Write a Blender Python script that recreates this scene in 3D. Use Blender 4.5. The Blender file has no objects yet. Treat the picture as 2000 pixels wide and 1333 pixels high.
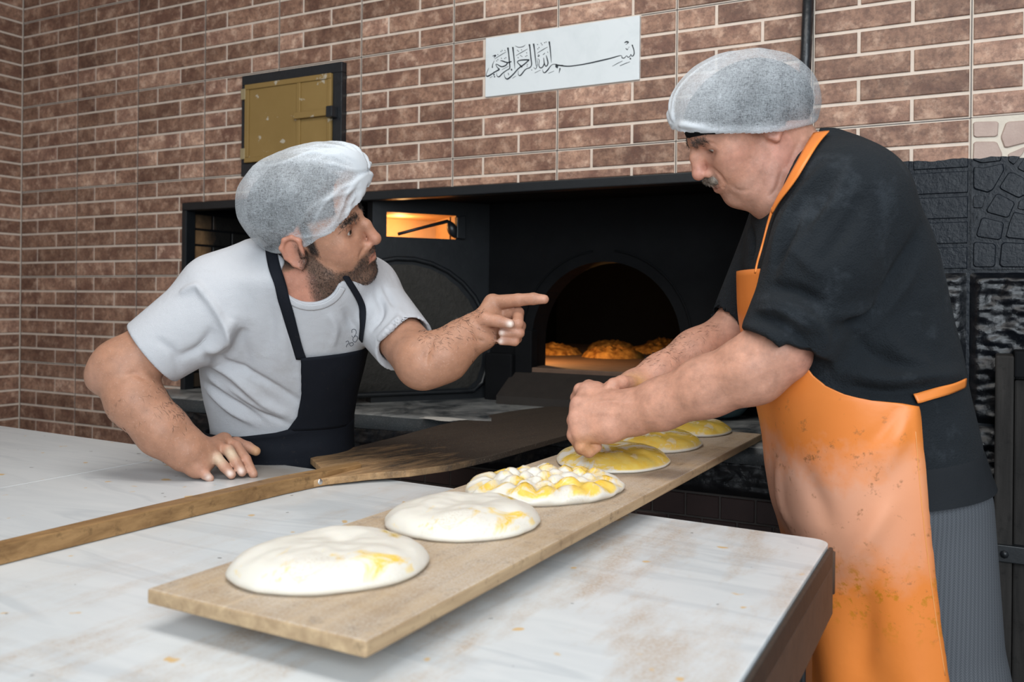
import bpy, bmesh, math, random
import numpy as np
from mathutils import Vector, Matrix, Euler
from mathutils.bvhtree import BVHTree
random.seed(7); RNG = np.random.default_rng(7)
sc = bpy.context.scene; COL = sc.collection
# ---------------------------------------------------------------- camera
F_PX = 1755.0; PX0, PY0 = 1000.0, 589.5; ROLL = 0.010; YAW = math.radians(28.3)
CAM = np.array([0.0, 0.0, 1.22])
cd = bpy.data.cameras.new('camera'); cam = bpy.data.objects.new('camera', cd); COL.objects.link(cam)
cd.sensor_width = 36.0; cd.lens = 36.0 * F_PX / 2000.0
cd.shift_y = -(666.5 - PY0) / 2000.0
cd.clip_start = 0.05; cd.clip_end = 50
cam.matrix_world = Matrix.Translation(CAM.tolist()) @ Matrix.Rotation(YAW, 4, 'Z') @ Matrix.Rotation(math.pi/2, 4, 'X') @ Matrix.Rotation(ROLL, 4, 'Z')
cd.dof.use_dof = True; cd.dof.focus_distance = 1.68; cd.dof.aperture_fstop = 5.6
sc.camera = cam
# ---------------------------------------------------------------- world, lights, exposure
w = bpy.data.worlds.new('world'); sc.world = w; w.use_nodes = True
w.node_tree.nodes['Background'].inputs[0].default_value = (0.80, 0.90, 1.0, 1)
w.node_tree.nodes['Background'].inputs[1].default_value = 0.15
def area(name, loc, target, sx, sy, power, color):
    l = bpy.data.lights.new(name, 'AREA'); l.shape = 'RECTANGLE'; l.size = sx; l.size_y = sy; l.energy = power; l.color = color
    o = bpy.data.objects.new(name, l); COL.objects.link(o); o.location = loc
    o.rotation_euler = (Vector(target) - Vector(loc)).to_track_quat('-Z', 'Y').to_euler()
    return o
area('shop_window_light', (1.25, -1.6, 2.15), (-0.6, 1.9, 1.1), 2.8, 2.0, 138, (0.86, 0.94, 1.0))
area('ceiling_light', (-0.75, 0.75, 2.70), (-0.75, 1.2, 0.9), 1.8, 0.6, 22, (1.0, 0.97, 0.93))
sc.view_settings.view_transform = 'Standard'; sc.view_settings.look = 'None'
sc.view_settings.gamma = 1.0; sc.view_settings.use_curve_mapping = False
sc.view_settings.exposure = 0.26
# ---------------------------------------------------------------- pixel <-> place helpers
RV = np.array([math.cos(YAW), math.sin(YAW), 0.0]); FV = np.array([-math.sin(YAW), math.cos(YAW), 0.0]); UV = np.array([0, 0, 1.0])
def ray(u, v):
    a = (u - PX0) / F_PX; b = (v - PY0) / F_PX
    x = a*math.cos(ROLL) + b*math.sin(ROLL); dn = -a*math.sin(ROLL) + b*math.cos(ROLL)
    return x*RV + FV - dn*UV
def P(u, v, z): return CAM + ray(u, v) * z
def on_z(u, v, Z):
    r = ray(u, v); return CAM + r * ((Z - CAM[2]) / r[2])
def on_y(u, v, Y):
    r = ray(u, v); return CAM + r * (Y / r[1])
# ---------------------------------------------------------------- object helpers
def tag(o, label=None, cat=None, group=None, kind=None):
    if label: o['label'] = label
    if cat: o['category'] = cat
    if group: o['group'] = group
    if kind: o['kind'] = kind
    return o
def link(name, me, parent=None, mat=None):
    o = bpy.data.objects.new(name, me); COL.objects.link(o)
    if parent is not None:
        o.parent = parent; o.matrix_parent_inverse = parent.matrix_basis.inverted()
    if mat is not None and me is not None and len(me.materials) == 0: me.materials.append(mat)
    return o
def empty(name, loc):
    o = bpy.data.objects.new(name, None); COL.objects.link(o); o.location = Vector([float(c) for c in loc]); o.empty_display_size = .05
    return o
def mesh(name, vs, fs, smooth=False):
    me = bpy.data.meshes.new(name); me.from_pydata([tuple(float(c) for c in v) for v in vs], [], [tuple(int(i) for i in f) for f in fs]); me.update()
    if smooth: me.polygons.foreach_set('use_smooth', [True]*len(me.polygons))
    return me
def recalc(me):
    bm = bmesh.new(); bm.from_mesh(me); bmesh.ops.recalc_face_normals(bm, faces=bm.faces); bm.to_mesh(me); bm.free(); return me
def box_me(name, x0, x1, y0, y1, z0, z1, bev=0.0, seg=2):
    bm = bmesh.new(); bmesh.ops.create_cube(bm, size=1)
    for v in bm.verts: v.co = Vector(((x0+x1)/2 + v.co.x*(x1-x0), (y0+y1)/2 + v.co.y*(y1-y0), (z0+z1)/2 + v.co.z*(z1-z0)))
    if bev: bmesh.ops.bevel(bm, geom=bm.edges[:], offset=bev, segments=seg, affect='EDGES', profile=.5)
    me = bpy.data.meshes.new(name); bm.to_mesh(me); bm.free(); return me
def prism_me(name, top, bot):
    n = len(top); vs = list(top) + list(bot)
    fs = [tuple(range(n)), tuple(range(2*n-1, n-1, -1))] + [(i, i+n, (i+1) % n + n, (i+1) % n) for i in range(n)]
    return recalc(mesh(name, vs, fs))
def bevel_mod(o, wd, seg=2):
    m = o.modifiers.new('bevel', 'BEVEL'); m.width = wd; m.segments = seg; m.limit_method = 'ANGLE'; return o
def spline(pts, n):
    """Catmull-Rom through rows of pts, n samples"""
    p = np.asarray(pts, float); m = len(p)
    if m == 2: t = np.linspace(0, 1, n)[:, None]; return p[0]*(1-t) + p[1]*t
    e = np.vstack([2*p[0]-p[1], p, 2*p[-1]-p[-2]])
    d = np.r_[0, np.cumsum(np.sqrt(((p[1:, :3]-p[:-1, :3])**2).sum(1)))]; d /= max(d[-1], 1e-9)
    out = []
    for s in np.linspace(0, 1, n):
        i = min(max(np.searchsorted(d, s, side='right')-1, 0), m-2); t = (s-d[i])/max(d[i+1]-d[i], 1e-9)
        a, b, c, q = e[i], e[i+1], e[i+2], e[i+3]
        out.append(.5*((2*b) + (c-a)*t + (2*a-5*b+4*c-q)*t*t + (3*b-a-3*c+q)*t**3))
    return np.array(out)
def tube_me(name, pts, rad, n=10, samples=None, caps=True):
    p = np.asarray(pts, float)
    r = np.full(len(p), rad) if np.isscalar(rad) else np.asarray(rad, float)
    if samples: q = spline(np.c_[p, r], samples); p, r = q[:, :3], np.maximum(q[:, 3], 1e-5)
    vs, fs = [], []; t = np.gradient(p, axis=0); t /= np.linalg.norm(t, axis=1)[:, None]
    ref = np.array([0, 0, 1.0]) if abs(t[0][2]) < .9 else np.array([1.0, 0, 0])
    for i in range(len(p)):
        a = np.cross(t[i], ref); a /= np.linalg.norm(a); b = np.cross(t[i], a); ref = -b if False else ref
        for k in range(n):
            th = 2*math.pi*k/n; vs.append(p[i] + r[i]*(math.cos(th)*a + math.sin(th)*b))
    for i in range(len(p)-1):
        for k in range(n): fs.append((i*n+k, i*n+(k+1) % n, (i+1)*n+(k+1) % n, (i+1)*n+k))
    if caps: fs.append(tuple(range(n-1, -1, -1))); fs.append(tuple(range((len(p)-1)*n, len(p)*n)))
    return recalc(mesh(name, vs, fs, True))
# ---------------------------------------------------------------- material helpers
class NT:
    def __init__(s, name):
        s.m = bpy.data.materials.new(name); s.m.use_nodes = True; s.t = s.m.node_tree; s.n = s.t.nodes; s.b = s.n['Principled BSDF']; s.out = s.n['Material Output']
    def node(s, typ, props=None, **inp):
        nd = s.n.new(typ)
        for k, v in (props or {}).items(): setattr(nd, k, v)
        for k, v in inp.items(): s.set(nd, k, v)
        return nd
    def set(s, nd, k, v):
        if isinstance(k, str):
            key = k.replace('_', ' ')
            i = [x for x in nd.inputs if x.name == key and x.enabled] or [x for x in nd.inputs if x.name == key]
            i = i[0]
        else: i = nd.inputs[k]
        if hasattr(v, 'is_output') or isinstance(v, bpy.types.NodeSocket): s.t.links.new(v, i)
        elif isinstance(v, (tuple, list)) and len(v) == 3 and i.type == 'RGBA': i.default_value = (*v, 1)
        else: i.default_value = v
    def bs(s, **k):
        for a, v in k.items(): s.set(s.b, a, v)
    def obj(s, scale=(1, 1, 1), world=False):
        c = s.node('ShaderNodeNewGeometry').outputs['Position'] if world else s.node('ShaderNodeTexCoord').outputs['Object']
        mp = s.node('ShaderNodeMapping'); s.t.links.new(c, mp.inputs[0]); mp.inputs['Scale'].default_value = scale
        return mp.outputs[0]
    def noise(s, vec, scale, detail=4, rough=.55, dist=0.0):
        return s.node('ShaderNodeTexNoise', Vector=vec, Scale=scale, Detail=detail, Roughness=rough, Distortion=dist).outputs['Fac']
    def ramp(s, fac, stops, interp='LINEAR'):
        r = s.node('ShaderNodeValToRGB'); s.t.links.new(fac, r.inputs[0]); r.color_ramp.interpolation = interp
        el = r.color_ramp.elements
        while len(el) < len(stops): el.new(.5)
        for e, (p, c) in zip(el, stops): e.position = p; e.color = (c, c, c, 1) if np.isscalar(c) else (*c, 1)
        return r.outputs[0]
    def mix(s, fac, a, b, mode='MIX'):
        nd = s.n.new('ShaderNodeMix'); nd.data_type = 'RGBA'; nd.blend_type = mode
        for i, v in ((0, fac), (6, a), (7, b)):
            if isinstance(v, bpy.types.NodeSocket): s.t.links.new(v, nd.inputs[i])
            elif i == 0: nd.inputs[0].default_value = v
            else: nd.inputs[i].default_value = (*v, 1) if len(v) == 3 else v
        return nd.outputs[2]
    def math(s, op, a, b=0.0, clamp=False):
        nd = s.n.new('ShaderNodeMath'); nd.operation = op; nd.use_clamp = clamp
        for i, v in ((0, a), (1, b)):
            if isinstance(v, bpy.types.NodeSocket): s.t.links.new(v, nd.inputs[i])
            else: nd.inputs[i].default_value = v
        return nd.outputs[0]
    def bump(s, h, strength=.3, dist=.01):
        b = s.node('ShaderNodeBump', Height=h, Strength=strength, Distance=dist); s.t.links.new(b.outputs[0], s.b.inputs['Normal']); return b
    def attr(s, name): return s.node('ShaderNodeAttribute', {'attribute_name': name}).outputs['Color']
def plain(name, col, rough=.6, metal=0.0, nscale=30, var=.15, bump=.0, bscale=80, world=False, spec=.5):
    t = NT(name); v = t.obj(world=world); n = t.noise(v, nscale)
    t.bs(Base_Color=t.mix(n, tuple(c*(1-var) for c in col), tuple(min(1, c*(1+var)) for c in col)), Roughness=rough, Metallic=metal, Specular_IOR_Level=spec)
    if bump: t.bump(t.noise(v, bscale), bump, .004)
    return t.m
# ================================================================ materials of the place
def mat_brick():
    t = NT('brick'); v = t.obj(world=True); g = t.node('ShaderNodeObjectInfo')
    c = t.mix(t.ramp(t.noise(v, 13, 5, .6, .3), [(.32, 0.), (.68, 1.)]), (.170, .085, .060), (.400, .240, .165))
    c = t.mix(t.ramp(t.noise(v, 70, 4, .75), [(.42, 0.), (.62, .6)]), c, (.10, .054, .040))
    c = t.mix(t.ramp(t.noise(v, 26, 5, .7), [(.52, 0.), (.70, .75)]), c, (.54, .375, .28))
    rnd = t.ramp(g.outputs['Random'], [(0, (.70, .65, .62)), (.35, (.92, .87, .84)), (.7, (1.08, 1.03, 1.0)), (1, (1.45, 1.46, 1.48))])
    c = t.mix(1.0, c, rnd, 'MULTIPLY')
    black(t, c, v)
    return t.m
def black(t, c, v, always=False):
    """black oil paint below the paint line at the right of the oven"""
    sx = t.node('ShaderNodeSeparateXYZ', Vector=t.obj(world=True))
    wob = t.math('MULTIPLY', t.noise(t.obj((1, 1, 1), True), 22, 2), .02)
    zz = t.math('ADD', sx.outputs[2], wob)
    msk = t.math('MULTIPLY', t.math('LESS_THAN', zz, 1.553), t.math('GREATER_THAN', sx.outputs[0], -.47))
    cc = t.mix(msk, c, (.007, .0095, .014))
    t.bs(Base_Color=cc, Roughness=t.math('SUBTRACT', .55, t.math('MULTIPLY', msk, .30)), Specular_IOR_Level=t.math('SUBTRACT', .4, t.math('MULTIPLY', msk, .20)))
    hb = t.math('ADD', t.noise(v, 90, 5, .7), t.math('MULTIPLY', t.noise(v, 26, 4), .8))
    t.bump(hb, .55, .0025)
M_BRICK = mat_brick()
def mat_grout(col, name):
    t = NT(name); v = t.obj(world=True); c = t.mix(t.noise(v, 30), tuple(x*.8 for x in col), tuple(x*1.12 for x in col)); black(t, c, v); return t.m
M_GROUT = mat_grout((.66, .545, .455), 'grout')
M_STONE = None
def mat_stone():
    t = NT('stone_tile'); v = t.obj(world=True)
    c = t.mix(t.noise(v, 18, 5, .7), (.30, .20, .17), (.52, .40, .34)); black(t, c, v); return t.m
M_STONE = mat_stone()
M_CREAM = mat_grout((.62, .55, .46), 'cream_grout')
def mat_soot(name, col, rough, nb, db, strength=.6, dust=0.0, spec=.5):
    t = NT(name); v = t.obj(world=True)
    n = t.noise(v, nb, 6, .65, .2)
    c = t.mix(n, tuple(x*.55 for x in col), tuple(x*1.5 for x in col))
    if dust:
        sx = t.node('ShaderNodeNewGeometry')
        up = t.node('ShaderNodeSeparateXYZ', Vector=sx.outputs['True Normal']).outputs[2]
        d = t.math('MULTIPLY', t.ramp(t.noise(v, 7, 6, .7, .6), [(.38, 0.), (.72, 1.)]), t.math('GREATER_THAN', up, .7))
        sp = t.ramp(t.noise(v, 420, 2, .6), [(.60, 0.), (.70, 1.)])
        d = t.math('MULTIPLY', t.math('ADD', t.math('MULTIPLY', d, .75), t.math('MULTIPLY', sp, .2)), dust)
        c = t.mix(d, c, (.50, .50, .48))
    t.bs(Base_Color=c, Roughness=rough, Specular_IOR_Level=spec)
    t.bump(n, strength, db); return t.m
M_SOOT = mat_soot('soot_black', (.0045, .0048, .0056), .75, 14, .004, .4, spec=.12)
M_IRON = mat_soot('black_iron', (.007, .0085, .0105), .42, 30, .002, .35)
M_ROCK = mat_soot('black_rock', (.004, .005, .007), .16, 110, .0016, 1.0, spec=.5)
M_LEDGE = mat_soot('slate_ledge', (.030, .036, .040), .42, 30, .004, .5, dust=1.0)
M_OVENFLOOR = mat_soot('oven_floor', (.12, .07, .045), .8, 20, .004, .5)
def mat_marble():
    t = NT('marble'); v = t.obj(world=True)
    wv = t.noise(t.obj((.8, 4.2, 1), True), 1.7, 4, .5, 1.0)
    c = t.mix(t.ramp(wv, [(.36, .0), (.46, .35), (.50, .1), (.55, .85), (.60, .2), (.70, .5), (.78, .0)]), (.64, .67, .685), (.47, .51, .54))
    c = t.mix(t.math('MULTIPLY', t.noise(t.obj((.7, 2.4, 1), True), 2.4, 3), .5), c, (.72, .72, .71))
    fl = t.ramp(t.noise(t.obj((4.5, 1.4, 1), True), 3.2, 5, .65), [(.46, 0.), (.64, .85)])
    fl2 = t.math('MULTIPLY', fl, t.ramp(t.noise(v, 260, 2, .7), [(.35, .35), (.65, 1.)]))
    sx = t.node('ShaderNodeSeparateXYZ', Vector=v)
    near = t.ramp(t.math('ABSOLUTE', t.math('ADD', sx.outputs[0], .50)), [(.0, 1.), (.30, .75), (.62, .0)])
    c = t.mix(t.math('MULTIPLY', fl2, near), c, (.44, .32, .215))
    sp = t.ramp(t.noise(v, 26, 2, .5), [(.70, 0.), (.73, 1.)])
    c = t.mix(t.math('MULTIPLY', sp, .7), c, (.66, .38, .06))
    pc = on_z(505, 922, .88); shade_x = t.math('MULTIPLY', t.math('SUBTRACT', sx.outputs[0], float(pc[0])), 1.0); shade_y = t.math('MULTIPLY', t.math('SUBTRACT', sx.outputs[1], float(pc[1])), 1.5)
    rr = t.math('ADD', t.math('SQRT', t.math('ADD', t.math('MULTIPLY', shade_x, shade_x), t.math('MULTIPLY', shade_y, shade_y))), t.math('MULTIPLY', t.math('SUBTRACT', t.noise(v, 12, 4), .5), .12))
    c = t.mix(t.ramp(rr, [(.06, .8), (.19, 0.)]), c, (.30, .25, .205))  # brown-grey shading by the leaning hand, painted into the marble colour
    dk = t.ramp(t.noise(v, 60, 1, .5), [(.775, 0.), (.79, .8)])
    c = t.mix(dk, c, (.10, .10, .10))
    t.bs(Base_Color=c, Roughness=.34, Specular_IOR_Level=.45); return t.m
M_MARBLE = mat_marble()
def mat_wood(name, ca, cb, scale=(3, 40, 40), rough=.7, dust=0.0, dustcol=(.57, .49, .40), char=0.0):
    t = NT(name); v = t.obj(scale); v1 = t.obj()
    n = t.noise(v, 1.5, 6, .65, .4)
    c = t.mix(t.ramp(n, [(.3, 0.), (.7, 1.)]), ca, cb)
    c = t.mix(t.ramp(t.noise(v1, 45, 4, .7), [(.56, 0.), (.72, .6)]), c, tuple(x*.35 for x in ca))
    if char:
        sx = t.node('ShaderNodeSeparateXYZ', Vector=v1)
        m = t.math('ADD', t.math('MULTIPLY', sx.outputs[0], 1.1), t.math('MULTIPLY', t.noise(t.obj((4, 14, 4)), 1.6, 5, .7), .8))
        c = t.mix(t.ramp(m, [(.52, 0.), (.80, char)]), c, (.024, .021, .020)); c = t.mix(t.ramp(t.noise(v1, 420, 2, .7), [(.62, 0.), (.72, .5)]), c, (.42, .36, .28))
    if dust:
        up = t.node('ShaderNodeSeparateXYZ', Vector=t.node('ShaderNodeNewGeometry').outputs['True Normal']).outputs[2]
        d = t.ramp(t.noise(v1, 9, 5, .7), [(.30, .15), (.62, 1.)])
        g = t.ramp(t.noise(v1, 330, 3, .8), [(.38, .2), (.62, 1.)])
        d = t.math('MULTIPLY', t.math('MULTIPLY', t.math('MULTIPLY', d, g), t.math('GREATER_THAN', up, .6)), dust)
        c = t.mix(d, c, dustcol)
    t.bs(Base_Color=c, Roughness=rough, Specular_IOR_Level=.3); t.bump(t.math('ADD', n, t.math('MULTIPLY', t.noise(v1, 260, 2), .35)), .35, .002); return t.m
M_BOARD = mat_wood('floured_board', (.30, .20, .115), (.50, .36, .215), dust=.98, dustcol=(.54, .475, .405), scale=(40, 3, 40))
M_PEEL = mat_wood('peel_wood', (.30, .17, .075), (.48, .30, .15), scale=(3, 40, 40), char=.93)
M_HANDLE = mat_wood('peel_handle_wood', (.17, .09, .035), (.36, .21, .09), scale=(3, 40, 40), rough=.5)
M_STEEL = plain('worn_steel', (.52, .52, .52), .35, .9, 60, .3)
M_RUST = mat_soot('rusted_steel', (.085, .050, .034), .55, 26, .003, .5)
M_BRASS = None
def mat_gold():
    t = NT('gold_paint'); v = t.obj()
    c = t.mix(t.noise(v, 9, 5), (.24, .150, .045), (.34, .220, .078))
    c = t.mix(t.ramp(t.noise(v, 26, 4, .6), [(.63, 0.), (.66, .85)]), c, (.52, .47, .38))
    t.bs(Base_Color=c, Roughness=.42, Metallic=.25); t.bump(t.noise(v, 50), .2, .002); return t.m
M_BRASS = mat_gold()
M_BLACKPAINT = plain('black_paint', (.011, .013, .016), .38, 0, 60, .4, .4, 60)
M_PLAQUE = None
def mat_plaque():
    t = NT('plaque_marble'); v = t.obj(world=True)
    c = t.mix(t.ramp(t.noise(v, 14, 5, .6, 1.), [(.45, 0.), (.75, .5)]), (.66, .69, .70), (.56, .60, .61))
    t.bs(Base_Color=c, Roughness=.12, Specular_IOR_Level=.5); return t.m
M_PLAQUE = mat_plaque()
M_INK = plain('ink', (.012, .018, .026), .4)
def mat_bread():
    t = NT('baked_crust'); v = t.obj()
    c = t.mix(t.ramp(t.noise(v, 38, 4, .6), [(.35, 0.), (.62, 1.)]), (.17, .06, .012), (.60, .31, .07)); t.bs(Base_Color=c, Roughness=.4); t.bump(t.noise(v, 60), .4, .004); return t.m
M_BREAD = mat_bread()
def mat_dough(name, egg):
    t = NT(name); v = t.obj()
    up = t.node('ShaderNodeSeparateXYZ', Vector=t.node('ShaderNodeTexCoord').outputs['Normal']).outputs[2]
    c = t.mix(t.noise(v, 12, 3), (.66, .62, .545), (.73, .70, .63))
    lo, hi = egg
    n = t.noise(t.obj((1.3, .8, 1.3)), 15, 4, .6, 1.1)
    m = t.math('MULTIPLY', t.ramp(n, [(lo, 0.), (hi, 1.)]), t.ramp(up, [(.35, 0.), (.75, 1.)]))
    yel = t.mix(t.ramp(t.noise(v, 40, 3), [(.35, 0.), (.7, 1.)]), (.80, .58, .10), (.78, .47, .012))
    c = t.mix(t.math('MULTIPLY', m, .93), c, yel)
    br = t.math('MULTIPLY', t.ramp(t.noise(v, 300, 2, .8), [(.5, 0.), (.66, .8)]), t.ramp(t.noise(v, 8, 3), [(.55, 0.), (.72, .75)]))
    c = t.mix(br, c, (.46, .35, .24))
    t.bs(Base_Color=c, Roughness=t.math('SUBTRACT', .55, t.math('MULTIPLY', m, .36)), Subsurface_Weight=.12, Subsurface_Radius=(.01, .006, .003), Subsurface_Scale=.6)
    t.bump(t.noise(v, 55, 4), .18, .004); return t.m
M_DOUGH_PLAIN = mat_dough('dough_plain', (.58, .70)); M_DOUGH_EGG = mat_dough('dough_egg_washed', (.40, .52)); M_DOUGH_HALF = mat_dough('dough_half_washed', (.46, .58))
# ================================================================ the room
D = 2.2; T = 0.3333; X0 = -.0515; ZJ = 1.298; XL = X0 - 10*T           # wall plane, tile size, tile origin, corner
NX0, NX1, NZ0, NZ1 = -2.46, -.45, .0, 1.535                              # oven recess
fl = tag(link('floor', box_me('floor', -3.6, 1.6, -1.5, 2.3, -.06, 0), None, plain('floor_tile', (.16, .14, .13), .5, 0, 6, .2)), kind='structure')
tag(link('ceiling', box_me('ceiling', -3.6, 1.6, -1.2, 2.3, 2.76, 2.82), None, plain('ceiling_plaster', (.55, .54, .52), .8)), kind='structure')
wb = tag(link('wall_back', None), kind='structure')
bm = bmesh.new()
for (x0, x1, z0, z1) in ((XL-.1, NX0, 0, 2.75), (NX0, NX1, NZ1, 2.75), (NX1, 1.3, 0, 2.75)):
    m_ = box_me('t', x0, x1, D+.003, D+.020, z0, z1); bm.from_mesh(m_); bpy.data.meshes.remove(m_)
me = bpy.data.meshes.new('wall_back'); bm.to_mesh(me); bm.free()
bpy.data.objects.remove(wb); wb = tag(link('wall_back', me, None, M_GROUT), kind='structure')
wl = tag(link('wall_left', box_me('wall_left', XL-.12, XL-.003, -.6, D+.006, 0, 2.75), None, M_GROUT), kind='structure')
def sub_rect(r, h):
    x0, x1, z0, z1 = r; a0, a1, b0, b1 = h
    if a1 <= x0 or a0 >= x1 or b1 <= z0 or b0 >= z1: return [r]
    out = []
    if b0 > z0: out.append((x0, x1, z0, b0))
    if b1 < z1: out.append((x0, x1, b1, z1))
    y0, y1 = max(z0, b0), min(z1, b1)
    if a0 > x0: out.append((x0, a0, y0, y1))
    if a1 < x1: out.append((a1, x1, y0, y1))
    return out
PLQ = (-1.275, -.816, 1.797, 1.9635); 
HA = on_y(480, 345, D); HB = on_y(677, 125, D); HAT = (float(HA[0]), float(HB[0]), float(on_y(480, 347, D)[2]), float(on_y(480, 152, D)[2]))
STN = (X0, 1.4, ZJ-.001, ZJ+T); RCK = (NX1, 1.4, 0, ZJ)
holes = [(NX0-.014, NX1, -1, NZ1+.016), tuple(a+b for a, b in zip(PLQ, (-.002, .002, -.002, .002))), HAT, STN, RCK]
FR = (.305, .645)
def brick_rects(i0, i1, k0, k1):
    res = []; rh = T/6
    for c in range(i0, i1):
        for r in range(k0, k1):
            zj = ZJ + r*rh; rr = r % 6; f = FR[1] if rr % 2 == 0 else FR[0]
            xl = X0 - (c+1)*T
            e = .0042; g = .0042
            zb = zj + (e if rr == 0 else g); zt = zj + rh - (e if rr == 5 else g)
            res += [(xl+e, xl+f*T-g, zb, zt), (xl+f*T+g, xl+T-e, zb, zt)]
    return res
_bm = {}
def brick_mesh(wd, ht, th=.0045, ins=.0014, key='b', mat=None):
    k = (key, round(wd, 3), round(ht, 3))
    if k not in _bm:
        a, b = wd/2, ht/2
        vs = [(-a, 0, -b), (a, 0, -b), (a, 0, b), (-a, 0, b)] + [(-a, -th+ins, -b), (a, -th+ins, -b), (a, -th+ins, b), (-a, -th+ins, b)] + \
             [(-a+ins, -th, -b+ins), (a-ins, -th, -b+ins), (a-ins, -th, b-ins), (-a+ins, -th, b-ins)]
        fs = []
        for o in (0, 4):
            for i in range(4): fs.append((o+i, o+(i+1) % 4, o+4+(i+1) % 4, o+4+i))
        fs.append((8, 9, 10, 11)); _bm[k] = recalc(mesh('brick', vs, fs)); _bm[k].materials.append(mat or M_BRICK)
    return _bm[k]
def project(p):
    d = np.asarray(p, float) - CAM; z = d @ FV; x = d @ RV / z; dn = -d[2] / z
    return PX0 + F_PX*(x*math.cos(ROLL) - dn*math.sin(ROLL)), PY0 + F_PX*(x*math.sin(ROLL) + dn*math.cos(ROLL)), z
rects = []
for r in brick_rects(-4, 10, -24, 27):
    L = [r]
    for h in holes: L = [q for p in L for q in sub_rect(p, h)]
    rects += [q for q in L if q[1]-q[0] > .008 and q[3]-q[2] > .006]
def vis(q):
    u, v, z = project(((q[0]+q[1])/2, D, (q[2]+q[3])/2)); ok = -30 < u < 2030 and -30 < v < 900
    return (q[1]-q[0])*(q[3]-q[2])/z**2 if ok else 0
rects.sort(key=vis, reverse=True)
rest = bmesh.new()
for i, (x0, x1, z0, z1) in enumerate(rects):
    me = brick_mesh(x1-x0, z1-z0); c = Vector(((x0+x1)/2, D+.0035, (z0+z1)/2))
    if i < 300 and vis((x0, x1, z0, z1)) > 0:
        o = link('brick', me, wb); o.location = c
    else:
        n0 = len(rest.verts); rest.from_mesh(me); rest.verts.ensure_lookup_table()
        for v in rest.verts[n0:]: v.co += c
me = bpy.data.meshes.new('bricks_out_of_reach'); rest.to_mesh(me); rest.free(); tag(link('brickwork', me, wb, M_BRICK), kind='stuff')
jb = bmesh.new()                                                          # thin dark joints between the big tiles
M_JOINT = mat_grout((.09, .085, .08), 'tile_joint')
def jbox(x0, x1, z0, z1):
    L = [(x0, x1, z0, z1)]
    for h in holes[:3]+holes[3:4]+holes[4:]: L = [q for p in L for q in sub_rect(p, h)]
    for q in L:
        m_ = box_me('t', q[0], q[1], D+.0015, D+.006, q[2], q[3]); jb.from_mesh(m_); bpy.data.meshes.remove(m_)
for c in range(-3, 11): jbox(X0-c*T-.0009, X0-c*T+.0009, 0, 2.75)
for r in range(-3, 5): jbox(XL, 1.3, ZJ+r*T-.0009, ZJ+r*T+.0009)
me = bpy.data.meshes.new('tile_joint'); jb.to_mesh(me); jb.free(); tag(link('tile_joint', me, wb, M_JOINT), kind='stuff')
# left wall bricks (rotated to face +x)
rest = bmesh.new()
for r in brick_rects(0, 3, -12, 26):
    y0, y1 = r[0]-X0+D, r[1]-X0+D
    me = brick_mesh(y1-y0, r[3]-r[2]); M = Matrix.Translation((XL-.0035, (y0+y1)/2, (r[2]+r[3])/2)) @ Matrix.Rotation(math.pi/2, 4, 'Z')
    if y1 > D-.25 and .8 < r[2] < 2.55: o = link('brick', me, wl); o.matrix_basis = M
    else:
        n0 = len(rest.verts); rest.from_mesh(me); rest.verts.ensure_lookup_table()
        for v in rest.verts[n0:]: v.co = M @ v.co
me = bpy.data.meshes.new('brickwork'); rest.to_mesh(me); rest.free(); tag(link('brickwork', me, wl, M_BRICK), kind='stuff')
# crazy-paving stone tile beside the oven
pan = link('stone_tile_bed', box_me('stone_tile_bed', X0+.002, .62, D-.001, D+.01, ZJ+.002, ZJ+T-.002), wb, M_CREAM)
S = 160/395.0
stones = [[(148,45),(275,42),(270,118),(150,122)], [(308,45),(440,35),(440,140),(300,175),(282,120)], [(150,140),(265,140),(290,200),(285,235),(190,245),(148,232)],
 [(318,200),(400,165),(395,190),(345,255),(320,235)], [(150,262),(200,268),(295,245),(302,275),(245,375),(220,388),(150,370)], [(270,365),(320,290),(345,290),(420,330),(410,395),(370,415)],
 [(150,402),(212,402),(195,462),(150,462)], [(265,385),(355,435),(320,512),(205,480)], [(150,475),(180,475),(152,535)], [(190,502),(302,530),(285,618),(160,600)],
 [(345,478),(440,500),(440,620),(303,605),(325,530)], [(150,620),(262,632),(258,748),(148,748)], [(285,622),(440,632),(440,748),(272,748)], [(358,270),(420,190),(440,310)], [(372,425),(440,405),(440,480),(362,465)]]
for s in stones:
    q = [on_y(1840+x*S, 220+y*S, D) for x, y in s]; cx = np.mean([p[0] for p in q]); cz = np.mean([p[2] for p in q])
    p2 = []
    for i in range(len(q)):                                               # round the corners
        a, b, c = q[i-1], q[i], q[(i+1) % len(q)]
        for t_ in (.25, .5, .75): p2.append(((1-t_)**2*(b+.22*(a-b)) + 2*t_*(1-t_)*b + t_*t_*(b+.22*(c-b))))
    base = [(p[0], D+.002, p[2]) for p in p2]; mid = [(p[0], D-.003, p[2]) for p in p2]; top = [(cx+(p[0]-cx)*.93, D-.0055, cz+(p[2]-cz)*.93) for p in p2]
    n = len(base); fs = [(i, (i+1) % n, n+(i+1) % n, n+i) for i in range(n)] + [(n+i, n+(i+1) % n, 2*n+(i+1) % n, 2*n+i) for i in range(n)] + [tuple(range(2*n, 3*n))]
    link('stone', recalc(mesh('stone', base+mid+top, fs)), wb, M_STONE)
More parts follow.
